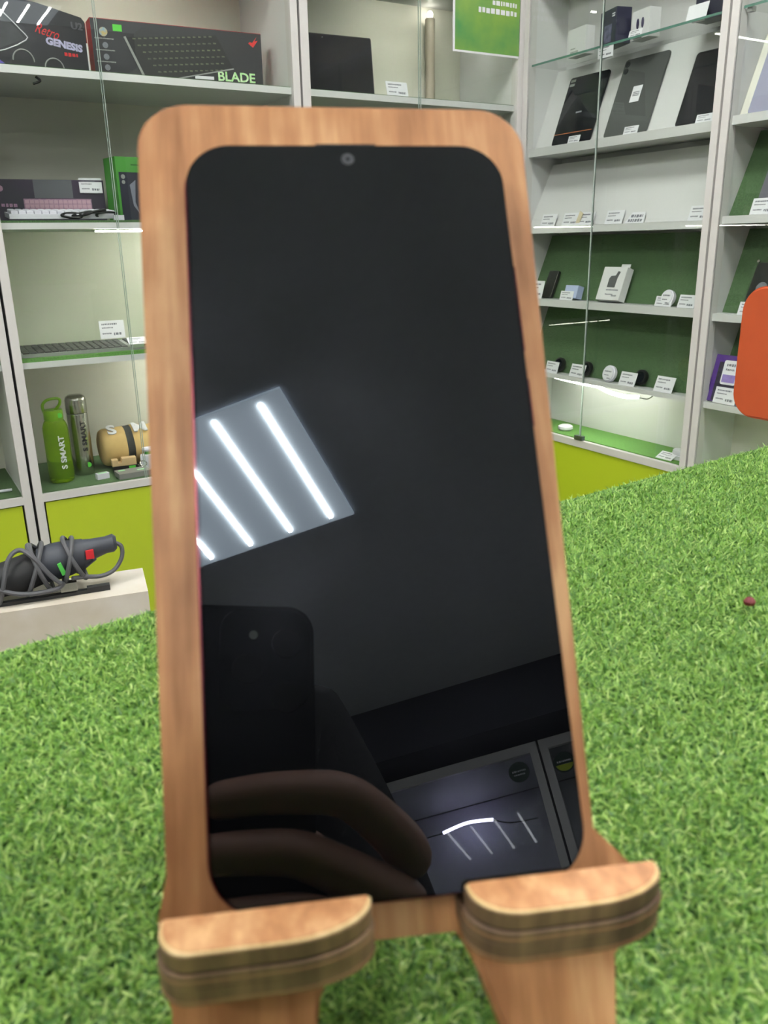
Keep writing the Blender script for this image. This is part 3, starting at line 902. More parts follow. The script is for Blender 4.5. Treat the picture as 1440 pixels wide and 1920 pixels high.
def keyboard(name, label, loc, rot, w, d, base_m, key_m, th=0.012, rows=5, cols=15, gap=0.0025, kh=0.008, blocks=None):
    t = empty(name, loc, rot, label, 'keyboard')
    box('case', (-w / 2, w / 2, 0, d, 0.0, th), base_m, t, 0.002)
    kd = (d - 0.010) / rows
    me = None
    for (bx0, bx1, n) in (blocks or ((-w / 2 + 0.005, w / 2 - 0.005, cols),)):
        kw = (bx1 - bx0) / n
        bm0 = bmesh.new()
        bm_box(bm0, gap / 2, kw - gap / 2, gap / 2, kd - gap / 2, 0, kh)
        bmesh.ops.bevel(bm0, geom=[e for e in bm0.edges if min(v.co.z for v in e.verts) > kh * .9], offset=min(kw, kd) * .1, segments=1, affect='EDGES')
        me = bpy.data.meshes.new('key')
        bm0.to_mesh(me)
        bm0.free()
        me.materials.append(key_m)
        for r in range(rows):
            for c in range(n):
                o = bpy.data.objects.new('key', me)
                COL.objects.link(o)
                o.parent = t
                o.location = (bx0 + c * kw, 0.005 + r * kd, th)
    return t
WKEY = mat('white_keycap', (222, 220, 232), 0.4, noise=0.03, scale=90)
keyboard('white_keyboard', 'small white keyboard lying in front of the dark purple box', (0.468, 2.428, Z2 + 0.004), (math.radians(5), 0, math.radians(-2)), 0.275, 0.105, WKEY, WKEY, th=0.012, rows=5, cols=14)
cb = empty('coiled_cable', (0.530, 2.418, Z2), (0, 0, 0), 'black coiled cable bundle beside the white keyboard', 'cable')
rnd = random.Random(3)
for k in range(4):
    cx = -0.045 + 0.03 * k
    tube('cable_loop', [(cx + 0.026 * math.cos(a) * rnd.uniform(.8, 1.2), 0.004 + 0.010 * math.sin(a), 0.006 + 0.004 * k % 0.01 + 0.006 * (1 + math.sin(a * 1.0 + k))) for a in [2 * math.pi * i / 8 for i in range(8)]], 0.0032, BLACK, cb, closed=True, per=4, seg=8)
box('plug', (0.062, 0.090, 0.0, 0.012, 0.0, 0.013), WKEY, cb, 0.003, 2)
gb = empty('headset_box', (0.705, 2.503, Z2 + 0.0005), (0, 0, math.radians(8)), 'tall green and black accessory box beside the wooden stand edge', 'box')
GRN = mat('bright_green_card', (70, 142, 56), 0.5, noise=0.08, scale=14)
box('carton', (-0.075, 0.075, 0.0012, 0.085, 0, 0.168), GRN, gb, 0.0008)
box('front_print', (-0.068, 0.0745, 0.0, 0.0013, 0.002, 0.128), mat('dark_navy_print', (44, 46, 62), 0.4, noise=0.25, scale=12), gb)
box('hanging_slot', (-0.03, 0.03, 0.0, 0.0012, 0.146, 0.149), mat('dark_green_print', (36, 92, 30), 0.6), gb)
slab('badge', circle(-0.057, 0.116, 0.006, 16), -0.0006, 0, SILVER, gb)
slab('badge', circle(-0.057, 0.102, 0.005, 16), -0.0006, 0, SILVER, gb)
slab('picture', [(-0.040, 0.095), (-0.022, 0.108), (-0.028, 0.05), (-0.018, 0.02), (-0.034, 0.04)], -0.0006, 0, mat('pale_picture_print', (120, 124, 140), 0.5), gb)

# ------------------------------------------------------------------ third shelf
Z3 = 0.9735
DKEY = mat('dark_grey_keycap', (62, 64, 60), 0.45, noise=0.12, scale=120)
keyboard('silver_keyboard', 'long dark keyboard with silver frame on the third shelf', (0.520, 2.425, Z3), (math.radians(4), 0, 0), 0.425, 0.135, SILVER, DKEY, th=0.009, rows=6, kh=0.004, gap=0.002,
         blocks=((-0.208, 0.075, 15), (0.088, 0.132, 3), (0.146, 0.208, 4)))
price_card('large price card standing at the back edge of the silver keyboard', (0.588, 2.572, Z3 + 0.022), 0, 0.073, 0.052, -6)
price_card('price card lying over the front right keys of the silver keyboard', (0.622, 2.418, Z3 + 0.016), 0, 0.054, 0.03, -55, rows=True)

# ------------------------------------------------------------------ bottom shelf
Z4 = 0.6015
bt = empty('water_bottle', (0.378, 2.505, Z4), (0, 0, math.radians(-15)), 'translucent lime green water bottle with loop lid and white lettering', 'bottle')
BG = mat('translucent_lime_plastic', (164, 216, 36), 0.08, trans=0.75, noise=0.05, scale=4)
BG.node_tree.nodes['Principled BSDF'].inputs['IOR'].default_value = 1.2
lathe('body', [(0, 0.001), (0.030, 0.0), (0.034, 0.004), (0.0355, 0.02), (0.0352, 0.150), (0.0345, 0.163), (0.030, 0.176), (0.0255, 0.183), (0.0235, 0.186), (0, 0.186)], BG, bt, 40)
LID = mat('lime_lid_plastic', (118, 166, 12), 0.35, noise=0.06, scale=20)
lathe('lid', [(0, 0.183), (0.0262, 0.183), (0.0268, 0.186), (0.0268, 0.208), (0.026, 0.212), (0, 0.212)], LID, bt, 32)
tube('loop', [(-0.024, 0, 0.205), (-0.0255, 0, 0.226), (-0.012, 0, 0.240), (0.012, 0, 0.244), (0.0225, 0, 0.240), (0.0215, 0, 0.228), (0.012, 0, 0.216), (0.004, 0, 0.208)], 0.0042, LID, bt, seg=8)
slab('price_sticker', circle(0.019, 0.198, 0.007, 16), -0.0225, -0.0205, GREENSTICK, bt)
text('lettering', 'S SMART', 0.022, CARD, bt, (0.016, -0.0330, 0.092), rot=(math.pi / 2, math.radians(-90), math.radians(26)), width=0.098, bold=0.0006)
th = empty('thermos_flask', (0.452, 2.555, Z4), (0, 0, math.radians(-10)), 'brushed steel thermos flask with dark lettering beside the green bottle', 'flask')
lathe('body', [(0, 0), (0.0285, 0), (0.030, 0.004), (0.030, 0.183), (0.029, 0.186), (0, 0.186)], STEEL, th, 40)
lathe('seam_ring', [(0, 0.1855), (0.0285, 0.1855), (0.0285, 0.1885), (0, 0.1885)], INKD, th, 32)
lathe('cup_lid', [(0, 0.188), (0.0300, 0.188), (0.0305, 0.192), (0.0300, 0.226), (0.027, 0.235), (0.020, 0.240), (0, 0.241)], STEEL, th, 40)
text('lettering', 'S SMART', 0.020, INKD, th, (0.012, -0.0280, 0.120), rot=(math.pi / 2, math.radians(-90), math.radians(22)), width=0.092, bold=0.0006)
slab('price_sticker', circle(0.015, 0.032, 0.0075, 16), -0.0275, -0.0255, GREENSTICK, th)
# rolled blanket with strap
ro = empty('rolled_blanket', (0.51, 2.585, Z4 + 0.064), (0, 0, 0), 'rolled tan blanket with white letters and a dark strap', 'blanket')
TAN = mat('tan_fabric', (208, 176, 116), 0.85, noise=0.15, scale=30, bump=0.4)
def roll_mesh(name, x0, x1, r, m, parent, n=64, seg=36, wob=0.003, round_ends=True):
    bm = bmesh.new()
    rings = []
    for i in range(n + 1):
        t = i / n
        x = x0 + (x1 - x0) * t
        e = 1.0
        if round_ends:
            e = min(1.0, (1 - (1 - min(t, 1 - t) / 0.08) ** 2) ** 0.5 if min(t, 1 - t) < 0.08 else 1.0)
            e = 0.60 + 0.40 * e
        dent = 1 - 0.06 * math.exp(-((x - 0.085) / 0.016) ** 2)
        rings.append([bm.verts.new((x, (r * e * dent + wob * math.sin(3 * a + x * 40)) * math.cos(a), (r * e * dent + wob * math.sin(2 * a + x * 55)) * math.sin(a))) for a in [2 * math.pi * k / seg for k in range(seg)]])
    for a, b in zip(rings, rings[1:]):
        for k in range(seg):
            q = (k + 1) % seg
            bm.faces.new((a[k], a[q], b[q], b[k]))
    bm.faces.new(rings[0][::-1])
    bm.faces.new(rings[-1])
    return from_bm(name, bm, m, parent, smooth=True)
roll_mesh('roll', 0.0, 0.30, 0.060, TAN, ro)
roll_mesh('strap', 0.074, 0.096, 0.0605, mat('dark_webbing', (50, 52, 48), 0.8, noise=0.2, scale=120), ro, n=4, round_ends=False)
for i, ch in enumerate('SMART'):
    text('letter', ch, 0.060, CARD, ro, (0.036 + 0.056 * i + (0.030 if i else 0), -0.0255, 0.0560), rot=(math.radians(26), 0, 0), bold=0.002, thick=0.0015)
# small goods
def rb(name, b, m, parent, bev):
    return box(name, b, m, parent, bev, 3)
e = empty('earbud_case', (0.484, 2.462, Z4), (0, 0, math.radians(10)), 'small white oval case with mint label on the bottom shelf', 'case')
rb('shell', (-0.018, 0.018, -0.009, 0.009, 0, 0.017), WKEY, e, 0.006)
box('label_sticker', (-0.013, 0.013, -0.006, 0.004, 0.0169, 0.0176), MINT, e)
e = empty('power_bank', (0.570, 2.445, Z4), (0, 0, math.radians(2)), 'flat grey power bank with mint stickers lying at the shelf front', 'power bank')
rb('shell', (-0.048, 0.048, -0.028, 0.028, 0.0, 0.016), mat('grey_soft_plastic', (128, 128, 126), 0.5, noise=0.05, scale=30), e, 0.005)
box('label_sticker', (-0.040, -0.020, 0.008, 0.018, 0.0158, 0.0168), MINT, e)
box('label_sticker', (0.012, 0.034, -0.010, 0.001, 0.0158, 0.0168), MINT, e)
e = empty('tan_adapter', (0.565, 2.508, Z4), (0, 0, math.radians(-6)), 'notched tan and black adapter with green price sticker before the blanket', 'adapter')
box('black_base', (-0.038, 0.038, -0.012, 0.014, 0.0, 0.020), BLACK, e, 0.002)
slab('tan_block', [(-0.040, 0.020), (0.032, 0.020), (0.032, 0.043), (-0.010, 0.043), (-0.012, 0.030), (-0.020, 0.030), (-0.022, 0.040), (-0.040, 0.040)], -0.012, 0.014, mat('tan_plastic', (206, 176, 132), 0.5, noise=0.05, scale=20), e, 0.001)
box('price_sticker', (0.008, 0.028, -0.0130, -0.0118, 0.004, 0.018), GREENSTICK, e)
e = empty('white_charger', (0.640, 2.515, Z4), (0, 0, math.radians(-18)), 'white cube charger beside the tan blanket', 'charger')
rb('shell', (-0.024, 0.024, -0.024, 0.024, 0, 0.042), WKEY, e, 0.003)
e = empty('round_jar', (0.640, 2.52, Z4 + 0.042), (0, 0, 0), 'small white and green round jar on top of the white charger', 'jar')
lathe('green_ring', [(0, 0), (0.013, 0), (0.013, 0.010), (0, 0.010)], GRN, e, 20)
lathe('white_cap', [(0, 0.010), (0.016, 0.010), (0.019, 0.016), (0.016, 0.021), (0, 0.022)], WKEY, e, 24)
e = empty('key_ring', (0.612, 2.478, Z4), (0, 0, 0), 'small steel ring with chain lying behind the grey power bank', 'ring')
tube('ring', [(0.010 * math.cos(a), 0.010 * math.sin(a) * .8, 0.024 + 0.006 * math.sin(a)) for a in [2 * math.pi * i / 10 for i in range(10)]], 0.0016, STEEL, e, closed=True, seg=8)
for k in range(5):
    tube('chain_link', [(0.002 + 0.003 * math.cos(a) - 0.004 * k, 0.006 + 0.0025 * math.sin(a), 0.003 + 0.004 * k) for a in [2 * math.pi * i / 6 for i in range(6)]], 0.0009, STEEL, e, closed=True, seg=6, per=3)
e = empty('white_stick', (0.215, 2.47, Z4), (0, 0, math.radians(-4)), 'white pen-like stick lying on green felt in the leftmost cabinet', 'stick')
tube('stick', [(-0.06, 0, 0.005), (0.02, 0, 0.005)], 0.0042, WKEY, e)

# ------------------------------------------------------------------ cabinet with the poster
tb = empty('black_tablet', (1.368, 2.53, ZT), (math.radians(-7), 0, math.radians(-4)), 'large black glossy tablet standing on the top shelf beside a price card', 'tablet')
slab('body', rrect(-0.13, 0.118, 0, 0.183, 0.006, 5), 0.0006, 0.009, BLACK, tb, 0.001, 2)
slab('screen', rrect(-0.127, 0.115, 0.003, 0.180, 0.004, 5), 0.0, 0.0007, mat('glossy_navy_screen', (14, 15, 26), 0.05, noise=0.1, scale=5), tb)
slab('camera_dot', circle(-0.05, 0.173, 0.0015, 12), -0.0003, 0.0001, SILVER, tb)
price_card('price card standing on the top shelf beside the black tablet', (1.512, 2.425, ZT), 0, 0.078, 0.044, -16)
e = empty('support_pole', (1.818, 2.70, ZT), (0, 0, 0), 'thin beige-grey pole standing inside the poster cabinet', 'pole')
lathe('pole', [(0, 0), (0.017, 0), (0.017, 0.30), (0.012, 0.304), (0, 0.304)], mat('beige_grey_metal', (178, 168, 154), 0.4, noise=0.05, scale=20), e, 20)
lathe('lamp_tip', [(0.0, 0.304), (0.009, 0.306), (0.010, 0.316), (0.006, 0.324), (0, 0.326)], mat('small_lamp', (255, 250, 235), 0.4, emit=12.0), e, 16)
po = empty('poster', (1.828, 2.388, 1.823), (0, 0, 0), 'green poster with white border and text stuck on the cabinet glass', 'poster')
POG = mat('green_poster_print', (148, 176, 74), 0.25, noise=0.5, scale=5, col2=(76, 138, 84))
box('paper', (-0.134, 0.134, 0.0, 0.0008, 0.0, 0.205), CARD, po)
box('printed_field', (-0.126, 0.132, -0.0004, 0.0001, 0.006, 0.203), POG, po)
strokes('white_words', [(-0.02, 0.115, 0.176, 0.017), (0.02, 0.118, 0.150, 0.014), (-0.035, 0.118, 0.126, 0.016)], CARD, po, -0.0004, RND)

# ------------------------------------------------------------------ tablets and cartons in the right cabinet
def tablet(label, y, w, hgt, m, sticker=None, lenses=False, glossy=False, x=2.0228, z=1.5455):
    t = empty('tablet', (x, y, z), (math.radians(-20), 0, RB), label, 'tablet', 'leaning tablets')
    slab('body', rrect(-w / 2, w / 2, 0, hgt, 0.010, 6), -0.006, 0.0, m, t, 0.001, 2)
    if glossy:
        slab('screen', rrect(-w / 2 + .004, w / 2 - .004, 0.004, hgt - .004, 0.006, 5), -0.0068, -0.006, mat('glossy_black_screen', (28, 30, 36), 0.06, noise=0.1, scale=5), t)
    if sticker:
        box('sticker', sticker, CARD, t)
        strokes('barcode', [(sticker[0] + .006, sticker[1] - .006, (sticker[4] + sticker[5]) / 2 + k * 0.005, 0.003) for k in (-1, 0, 1)], INK, t, sticker[2], RND)
    if lenses:
        for dz in (0.016, 0.036):
            slab('lens', circle(-w / 2 + 0.014, hgt - dz, 0.009, 18), -0.0075, -0.006, mat('dark_lens_grey', (52, 54, 58), 0.2), t)
    return t
t1 = tablet('black tablet with bright corner glint, first from the corner in right cabinet', 2.188, 0.178, 0.222, mat('black_tablet_shell', (26, 28, 34), 0.2, noise=0.1, scale=8), glossy=True)
box('tape_strip', (-0.085, 0.085, -0.0072, -0.0068, 0.034, 0.036), mat('copper_strip', (190, 110, 70), 0.4), t1)
box('brand_print', (-0.013, 0.013, -0.0072, -0.0068, 0.098, 0.103), INK, t1)
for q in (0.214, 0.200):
    box('corner_glint', (-0.082, -0.060, -0.0072, -0.0068, q - 0.008, q), SILVER, t1)  # silver patches stand in for light glinting off the tablet corner
tablet('grey tablet with white barcode sticker in the right cabinet', 1.955, 0.172, 0.236, mat('grey_tablet_shell', (84, 86, 86), 0.45, noise=0.08, scale=10), sticker=(-0.018, 0.018, -0.0068, -0.006, 0.098, 0.146), lenses=True)
tablet('black glossy tablet beside the right white post', 1.694, 0.142, 0.205, BLACK, glossy=True)
price_card('low price card before the black tablet nearest the corner', (1.999, 2.152, 1.5455), RB, 0.052, 0.022, -18)
price_card('low price card before the grey stickered tablet', (1.999, 1.912, 1.5455), RB, 0.055, 0.022, -18)
price_card('low price card before the tablet beside the white post', (1.999, 1.650, 1.5455), RB, 0.055, 0.022, -18)
# glass shelf
ZG = 1.8025
WB = mat('white_carton', (218, 218, 220), 0.5, noise=0.03, scale=14)
e = carton('earphone_box', 'plain white box at the corner end of the glass shelf', 'box', (2.03, 2.190, ZG), (0, 0, RB - .1), 0.088, 0.034, 0.078, WB)
strokes('print', [(-0.03, 0.008, 0.012, 0.006), (-0.03, -0.006, 0.022, 0.004)], SILVER, e, -0.0002, RND)
e = carton('gadget_box', 'dark navy gadget box with silver picture on the glass shelf', 'box', (2.018, 2.045, ZG), (0, 0, RB - .25), 0.088, 0.05, 0.095, mat('navy_box_print', (52, 52, 74), 0.3, noise=0.3, scale=20))
box('picture', (-0.034, 0.02, -0.0006, 0, 0.008, 0.055), mat('lilac_picture', (120, 118, 150), 0.4, noise=0.5, scale=60, col2=(60, 58, 86)), e)
strokes('print', [(0.02, 0.036, 0.080, 0.004), (0.02, 0.036, 0.074, 0.004)], CARD, e, -0.0002, RND)
e = carton('watch_box', 'white box with dark oval picture on the glass shelf', 'box', (2.036, 1.935, ZG), (0, 0, RB - .15), 0.078, 0.04, 0.075, WB)
for x in (-0.012, 0.010):
    slab('picture', circle(x, 0.040, 0.006, 16, 0.014), -0.0006, 0, mat('dark_violet_print', (62, 56, 88), 0.4), e)
e = carton('phone_box', 'dark blue box by the white post on the glass shelf', 'box', (2.03, 1.685, ZG), (0, 0, RB), 0.10, 0.05, 0.12, mat('dark_blue_print', (44, 46, 66), 0.3, noise=0.3, scale=14))
price_card('price card under the navy gadget box hanging over the glass edge', (1.9965, 2.028, ZG - 0.036), RB, 0.062, 0.034, 0)
price_card('price card before the dark blue box on the glass shelf', (2.006, 1.712, ZG), RB, 0.066, 0.040, -15, rows=False)
price_card('faint price card before the white oval-picture box on glass', (2.006, 1.925, ZG), RB, 0.05, 0.02, -15)
# white slanted shelf with cards
for i, (yy, lab) in enumerate(((2.262, 'white price card at the corner end of the white shelf'), (2.155, 'white price card left of the paper twist on the white shelf'), (2.085, 'white price card right of the paper twist on the white shelf'), (1.960, 'white price card right of the glass door seam on white shelf'), (1.640, 'white price card beside the post on the white shelf'))):
    price_card(lab, (2.001, yy, 1.2945), RB, 0.072, 0.042, -20)
e = empty('paper_twist', (2.004, 2.122, 1.2945), (0, math.radians(28), RB), 'small gold-edged paper twist between two white price cards', 'paper')
box('sheet', (-0.008, 0.008, -0.001, 0.001, 0.005, 0.045), mat('cream_paper', (216, 204, 176), 0.6), e)
e = empty('dark_price_tag', (2.001, 1.872, 1.2945), (math.radians(-25), 0, RB), 'grey printed tag lying on the white shelf', 'tag')
slab('tag_card', [(-0.040, 0), (0.036, 0), (0.030, 0.034), (-0.022, 0.034)], -0.0005, 0.0005, CARD, e)
strokes('print', [(-0.028, 0.026, 0.008, 0.010), (-0.022, 0.024, 0.022, 0.010)], INK, e, -0.0005, RND)
# upper turf board
Z5 = 1.0565
e = empty('dark_stand', (2.028, 2.272, Z5), (math.radians(-22), 0, RB), 'black upright gadget at the corner end of upper turf board', 'gadget')
slab('body', rrect(-0.024, 0.024, 0, 0.095, 0.004, 4), -0.012, 0, BLACK, e, 0.001)
price_card('price card before the black upright gadget', (2.000, 2.305, Z5), RB, 0.06, 0.06, -14)
e = empty('blue_earbud_case', (2.019, 2.140, Z5 + 0.004), (math.radians(-15), 0, RB), 'pale blue rounded case behind a price card on upper turf board', 'case')
rb('shell', (-0.030, 0.030, -0.014, 0.012, 0, 0.042), mat('pale_blue_plastic', (176, 188, 224), 0.4, noise=0.05, scale=20), e, 0.012)
price_card('price card before the pale blue rounded case', (2.003, 2.155, Z5), RB, 0.062, 0.030, -15)
ch = empty('charger_box', (2.022, 1.955, Z5), (math.radians(-19), 0, RB), 'white charger box with dark charger picture leaning on turf board', 'box')
box('carton', (-0.052, 0.046, -0.030, -0.002, 0.0, 0.105), WB, ch, 0.001)
box('hang_tab', (0.004, 0.040, -0.016, -0.014, 0.105, 0.118), WB, ch)
slab('picture', [(-0.018, 0.040), (0.014, 0.040), (0.016, 0.072), (0.022, 0.090), (0.012, 0.092), (0.006, 0.078), (-0.012, 0.076), (-0.018, 0.068)], -0.0308, -0.0299, mat('dark_grey_print', (84, 84, 88), 0.5, noise=0.1, scale=60), ch)
strokes('print', [(-0.018, 0.032, 0.032, 0.005), (-0.018, 0.014, 0.018, 0.004), (0.010, 0.032, 0.014, 0.005)], INK, ch, -0.030, RND)
def dome(label, y, zsh, r=0.036):
    e = empty('round_earphone_case', (2.016, y, zsh + r * 0.98), (math.radians(-16), 0, RB), label, 'case', 'round white cases')
    slab('shell', [(r * math.cos(a), r * math.sin(a)) for a in [2 * math.pi * i / 32 for i in range(32)]], -0.009, 0.009, WKEY, e, 0.004, 3)
    slab('print_face', circle(0, -0.002, r * 0.78, 28), -0.0094, -0.009, CARD, e)
    strokes('print', [(-r * .55, r * .5, 0.006, 0.005), (-r * .55, r * .2, -0.006, 0.003), (0, r * .5, -0.016, 0.004)], INK, e, -0.0094, RND)
dome('round white case on the upper turf board shelf', 1.732, Z5, 0.024)
price_card('price card before the round white case on upper turf shelf', (2.002, 1.740, Z5), RB, 0.062, 0.030, -18)
price_card('price card beside the white post on upper turf shelf', (2.000, 1.655, Z5), RB, 0.060, 0.038, -20)
# lower turf board
Z6 = 0.8045
price_card('price card at the corner end of the lower turf shelf', (2.000, 2.210, Z6), RB, 0.062, 0.040, -16)
price_card('price card before black cube on the lower turf shelf', (2.000, 2.085, Z6), RB, 0.068, 0.044, -20)
dome('round white case in the middle of the lower turf shelf', 1.945, Z6, 0.027)
price_card('price card before the dark lens cap on lower turf shelf', (2.000, 1.858, Z6), RB, 0.066, 0.044, -20)
price_card('price card nearest the post on the lower turf shelf', (2.000, 1.712, Z6), RB, 0.070, 0.048, -22)
for yy, lab in ((2.196, 'dark round lens behind price card at corner end of lower turf shelf'), (2.064, 'dark round lens behind price card left of the lower round case'), (1.822, 'dark round lens behind price card right of the lower round case')):
    e = empty('dark_lens', (2.030, yy, Z6 + 0.028), (math.radians(-16), 0, RB), lab, 'lens', 'dark round lenses')
    slab('ring', circle(0, 0, 0.024, 28), -0.010, 0.006, BLACK, e, 0.003, 2)
    slab('front_glass', circle(0, 0, 0.017, 24), -0.0106, -0.010, mat('dark_lens_glass', (20, 24, 30), 0.05), e)
# bottom of right cabinet
Z7 = 0.5985
e = empty('white_puck', (2.05, 2.175, Z7), (0, 0, 0), 'white round puck on bright turf at the corner end', 'puck')
lathe('shell', [(0, 0), (0.022, 0), (0.027, 0.006), (0.026, 0.014), (0.018, 0.019), (0, 0.020)], WKEY, e, 28)
e = empty('white_adapter', (2.055, 1.665, Z7), (0, 0, 0.2), 'stacked white adapter by the post on bright turf', 'adapter')
rb('lower_block', (-0.030, 0.030, -0.034, 0.034, 0, 0.012), WKEY, e, 0.003)
lathe('round_top', [(0, 0.012), (0.024, 0.012), (0.026, 0.018), (0.024, 0.028), (0, 0.030)], WKEY, e, 24)
price_card('price card lying before the stacked white adapter', (2.005, 1.690, Z7), RB, 0.06, 0.035, -62)

# ------------------------------------------------------------------ cabinet at the right edge
t = empty('tablet', (2.0225, 1.475, 1.5495), (math.radians(-21), 0, RB), 'lilac grey tablet leaning in the rightmost cabinet', 'tablet', 'leaning tablets')
slab('body', rrect(-0.055, 0.12, 0, 0.22, 0.008, 5), -0.006, 0, mat('lilac_grey_shell', (150, 150, 172), 0.35, noise=0.05, scale=8), t, 0.001)
def cased_phone(label, y, z, w, hgt, m, x=2.040):
    e = empty('boxed_phone', (x, y, z), (math.radians(-22), 0, RB), label, 'phone', 'phones in clear cases')
    slab('body', rrect(-w / 2, w / 2, 0.004, hgt, 0.008, 5), -0.012, -0.002, m, e, 0.001)
    slab('clear_case', rrect(-w / 2 - .004, w / 2 + .004, 0, hgt + .006, 0.008, 5), -0.016, -0.0125, GLASS, e)
    slab('mount_pin', circle(-w / 2 + 0.006, hgt + 0.001, 0.004, 12), -0.020, -0.016, STEEL, e)
    slab('ring_print', circle(0, hgt * .5, w * .22, 20), -0.0124, -0.012, INK, e)
cased_phone('grey phone in a clear case on the upper turf shelf of rightmost cabinet', 1.440, 1.3035, 0.075, 0.150, mat('grey_lilac_phone', (110, 106, 120), 0.4, noise=0.1, scale=20), 2.0255)
cased_phone('black phone in a clear case above the orange chair back', 1.452, 1.0475, 0.075, 0.140, BLACK, 2.036)
price_card('price card before the grey phone in the rightmost cabinet', (1.999, 1.440, 1.3035), RB, 0.072, 0.042, -18)
price_card('price card before the black cased phone in the rightmost cabinet', (1.999, 1.446, 1.0475), RB, 0.068, 0.036, -18)
pb = empty('purple_box', (2.006, 1.4955, 0.8035), (math.radians(-14), 0, RB), 'purple and dark box with white panel beside the orange chair back', 'box')
box('carton', (-0.062, 0.062, 0.0, 0.012, 0, 0.132), mat('violet_card', (88, 54, 140), 0.45, noise=0.12, scale=10), pb, 0.001)
box('dark_print', (-0.046, 0.061, -0.0005, 0.0, 0.002, 0.112), mat('dark_violet_print2', (52, 46, 66), 0.45, noise=0.1, scale=10), pb)
slab('white_panel', rrect(-0.030, 0.020, 0.050, 0.118, 0.006, 4), -0.0011, -0.0005, CARD, pb)
box('lilac_panel', (-0.026, 0.016, -0.0015, -0.0011, 0.056, 0.078), mat('lilac_label', (150, 130, 200), 0.5, noise=0.2, scale=90), pb)
strokes('print', [(-0.02, 0.01, 0.105, 0.008), (-0.02, 0.008, 0.092, 0.006)], INK, pb, -0.0011, RND)
price_card('price card leaning against the purple box', (1.9985, 1.492, 0.8015), RB, 0.072, 0.046, -16)

# ------------------------------------------------------------------ orange chair
oc = empty('bar_chair', (1.27, 0.735, 0), (0, 0, 0), 'orange plastic chair back with rounded corners beyond the grass counter', 'chair')
ORG = mat('scuffed_orange_plastic', (196, 84, 44), 0.38, noise=0.06, scale=14, col2=(188, 78, 40))
slab('backrest', rrect(-0.21, 0.212, 0.944, 1.170, (0.045, 0.04, 0.04, 0.042), 10), 0.02, 0.034, ORG, oc, 0.004, 3, plane='yz')
slab('seat', rrect(-0.20, 0.165, -0.21, 0.21, 0.05, 8), 0.70, 0.73, ORG, oc, 0.008, 2, plane='xy', loc=(0.20, 0, 0))
for s in (-1, 1):
    tube('back_post', [(0.036 + .008, s * 0.10, 1.13), (0.046, s * 0.10, 0.92), (0.06, s * 0.10, 0.78), (0.10, s * 0.10, 0.715)], 0.009, STEEL, oc)
    for q, xx in ((0.04, 0.03), (0.34, 0.36)):
        tube('leg', [(q, s * 0.16, 0.70), (xx, s * 0.19, 0.0)], 0.010, STEEL, oc)
tube('footrest', [(0.033, -0.182, 0.25), (0.033, 0.182, 0.25)], 0.008, STEEL, oc)

# ------------------------------------------------------------------ ledge with power tool
ld = empty('ledge', (0.335, 1.428, 0), (0, 0, math.radians(-10.6)), 'narrow worn off-white ledge under the power tool at left', 'ledge')
LEDGEM = mat('worn_offwhite_plastic', (214, 208, 200), 0.45, noise=0.12, scale=9, col2=(196, 186, 168))
rb('top_board', (-1.3, 0.0, 0.0, 0.123, 0.575, 0.650), LEDGEM, ld, 0.008)
box('support', (-1.28, -0.03, 0.03, 0.09, 0.0, 0.575), WHITE, ld)

tl = empty('power_tool', (0.172, 1.522, 0.6505), (0, 0, math.radians(-9)), 'grey corded power tool with red switch and wound cable on the ledge', 'power tool')
TOOL = mat('dark_blue_grey_tool_plastic', (58, 62, 72), 0.5, noise=0.2, scale=30)
TOOLB = mat('black_tool_rubber', (34, 35, 38), 0.6, noise=0.2, scale=40)
CORD = mat('grey_cord_rubber', (84, 85, 90), 0.5, noise=0.1, scale=60)
def loft(name, secs, m, parent, seg=16):
    bm = bmesh.new()
    rings = []
    for (x, y, z, ry, rz) in secs:
        rings.append([bm.verts.new((x, y + ry * math.cos(2 * math.pi * k / seg), z + rz * math.sin(2 * math.pi * k / seg))) for k in range(seg)])
    for a, b in zip(rings, rings[1:]):
        for k in range(seg):
            q = (k + 1) % seg
            bm.faces.new((a[k], a[q], b[q], b[k]))
    bm.faces.new(rings[0][::-1])
    bm.faces.new(rings[-1])
    return from_bm(name, bm, m, parent, smooth=True)
loft('gear_housing', [(-0.15, 0, 0.026, .018, .018), (-0.145, 0, 0.026, .026, .024), (-0.09, 0, 0.034, .032, .029), (-0.03, 0, 0.045, .033, .034), (0.0, 0, 0.052, .030, .032)], TOOLB, tl)
loft('motor_body', [(-0.005, 0, 0.053, .031, .033), (0.02, 0, 0.058, .032, .035), (0.05, 0, 0.062, .030, .033), (0.075, 0, 0.066, .024, .028)], TOOL, tl)
loft('handle', [(0.072, 0, 0.067, .023, .026), (0.09, 0, 0.072, .018, .020), (0.115, 0, 0.077, .0155, .016), (0.128, 0, 0.079, .017, .017), (0.134, 0, 0.079, .012, .012)], TOOL, tl)
slab('trigger_wedge', [(0.060, 0.030), (0.098, 0.056), (0.070, 0.070), (0.050, 0.050)], -0.014, 0.014, TOOL, tl, 0.003)
box('red_switch', (0.078, 0.092, -0.024, -0.012, 0.062, 0.078), mat('red_switch_plastic', (206, 42, 50), 0.4, noise=0.05, scale=30), tl, 0.002)
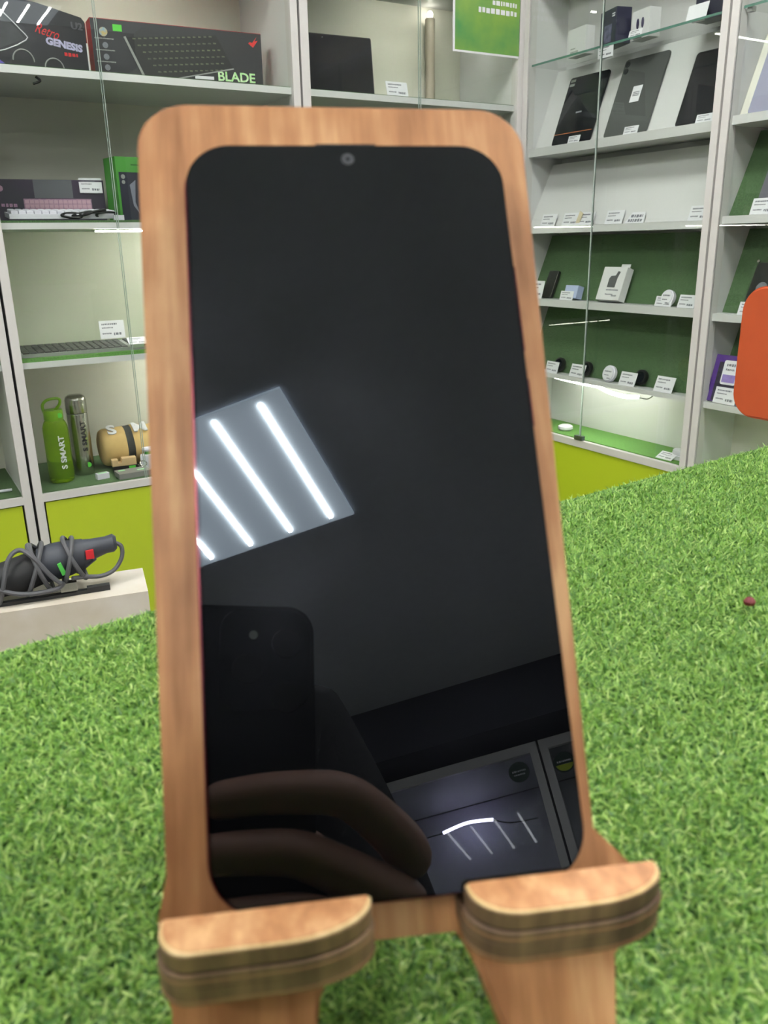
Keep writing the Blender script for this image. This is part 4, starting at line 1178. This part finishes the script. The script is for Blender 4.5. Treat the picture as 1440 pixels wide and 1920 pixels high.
slab('green_label', [(0.028, 0.064), (0.034, 0.066), (0.042, 0.044), (0.034, 0.042)], -0.036, -0.030, mat('green_label', (84, 190, 80), 0.5), tl)
box('sole_bar', (-0.10, 0.072, -0.034, -0.022, 0.0, 0.006), TOOLB, tl, 0.001)
box('blade_holder', (0.072, 0.112, -0.034, -0.020, 0.0, 0.010), TOOLB, tl, 0.002)
box('adjuster_knob', (0.028, 0.056, -0.036, -0.020, 0.010, 0.026), STEEL, tl, 0.004, 2)
box('top_rail', (-0.085, -0.030, -0.004, 0.004, 0.060, 0.068), TOOLB, tl, 0.002)
def ring(cx, tilt, rx, rz, cz, y=-0.0):
    pts = []
    for i in range(12):
        a = 2 * math.pi * i / 12
        pts.append((cx + tilt * math.sin(a), y + rx * math.cos(a), cz + rz * math.sin(a)))
    return pts
for cx, ti, rx, rz, cz in ((0.046, 0.012, 0.040, 0.042, 0.056), (0.058, -0.016, 0.038, 0.040, 0.060), (0.0, -0.014, 0.042, 0.044, 0.050), (-0.012, 0.018, 0.041, 0.046, 0.050), (0.012, -0.030, 0.042, 0.043, 0.052)):
    tube('cord_winding', ring(cx, ti, rx, rz, cz), 0.0042, CORD, tl, closed=True, per=4, seg=8)
tube('power_cord', [(0.132, 0, 0.078), (0.142, -0.002, 0.070), (0.140, -0.006, 0.050), (0.124, -0.012, 0.030), (0.100, -0.018, 0.024), (0.072, -0.026, 0.030), (0.05, -0.04, 0.036)], 0.0040, CORD, tl, seg=8)
tube('power_cord', [(-0.16, -0.03, 0.074), (-0.11, -0.040, 0.058), (-0.07, -0.042, 0.034), (-0.03, -0.042, 0.020), (0.02, -0.040, 0.020), (0.035, -0.038, 0.03)], 0.0042, CORD, tl, seg=8)
tube('power_cord', [(-0.075, -0.03, 0.004), (-0.064, -0.042, 0.04), (-0.050, -0.03, 0.084), (-0.030, -0.02, 0.096), (-0.008, -0.036, 0.082), (0.016, -0.042, 0.046), (0.03, -0.042, 0.030)], 0.0042, CORD, tl, seg=8)
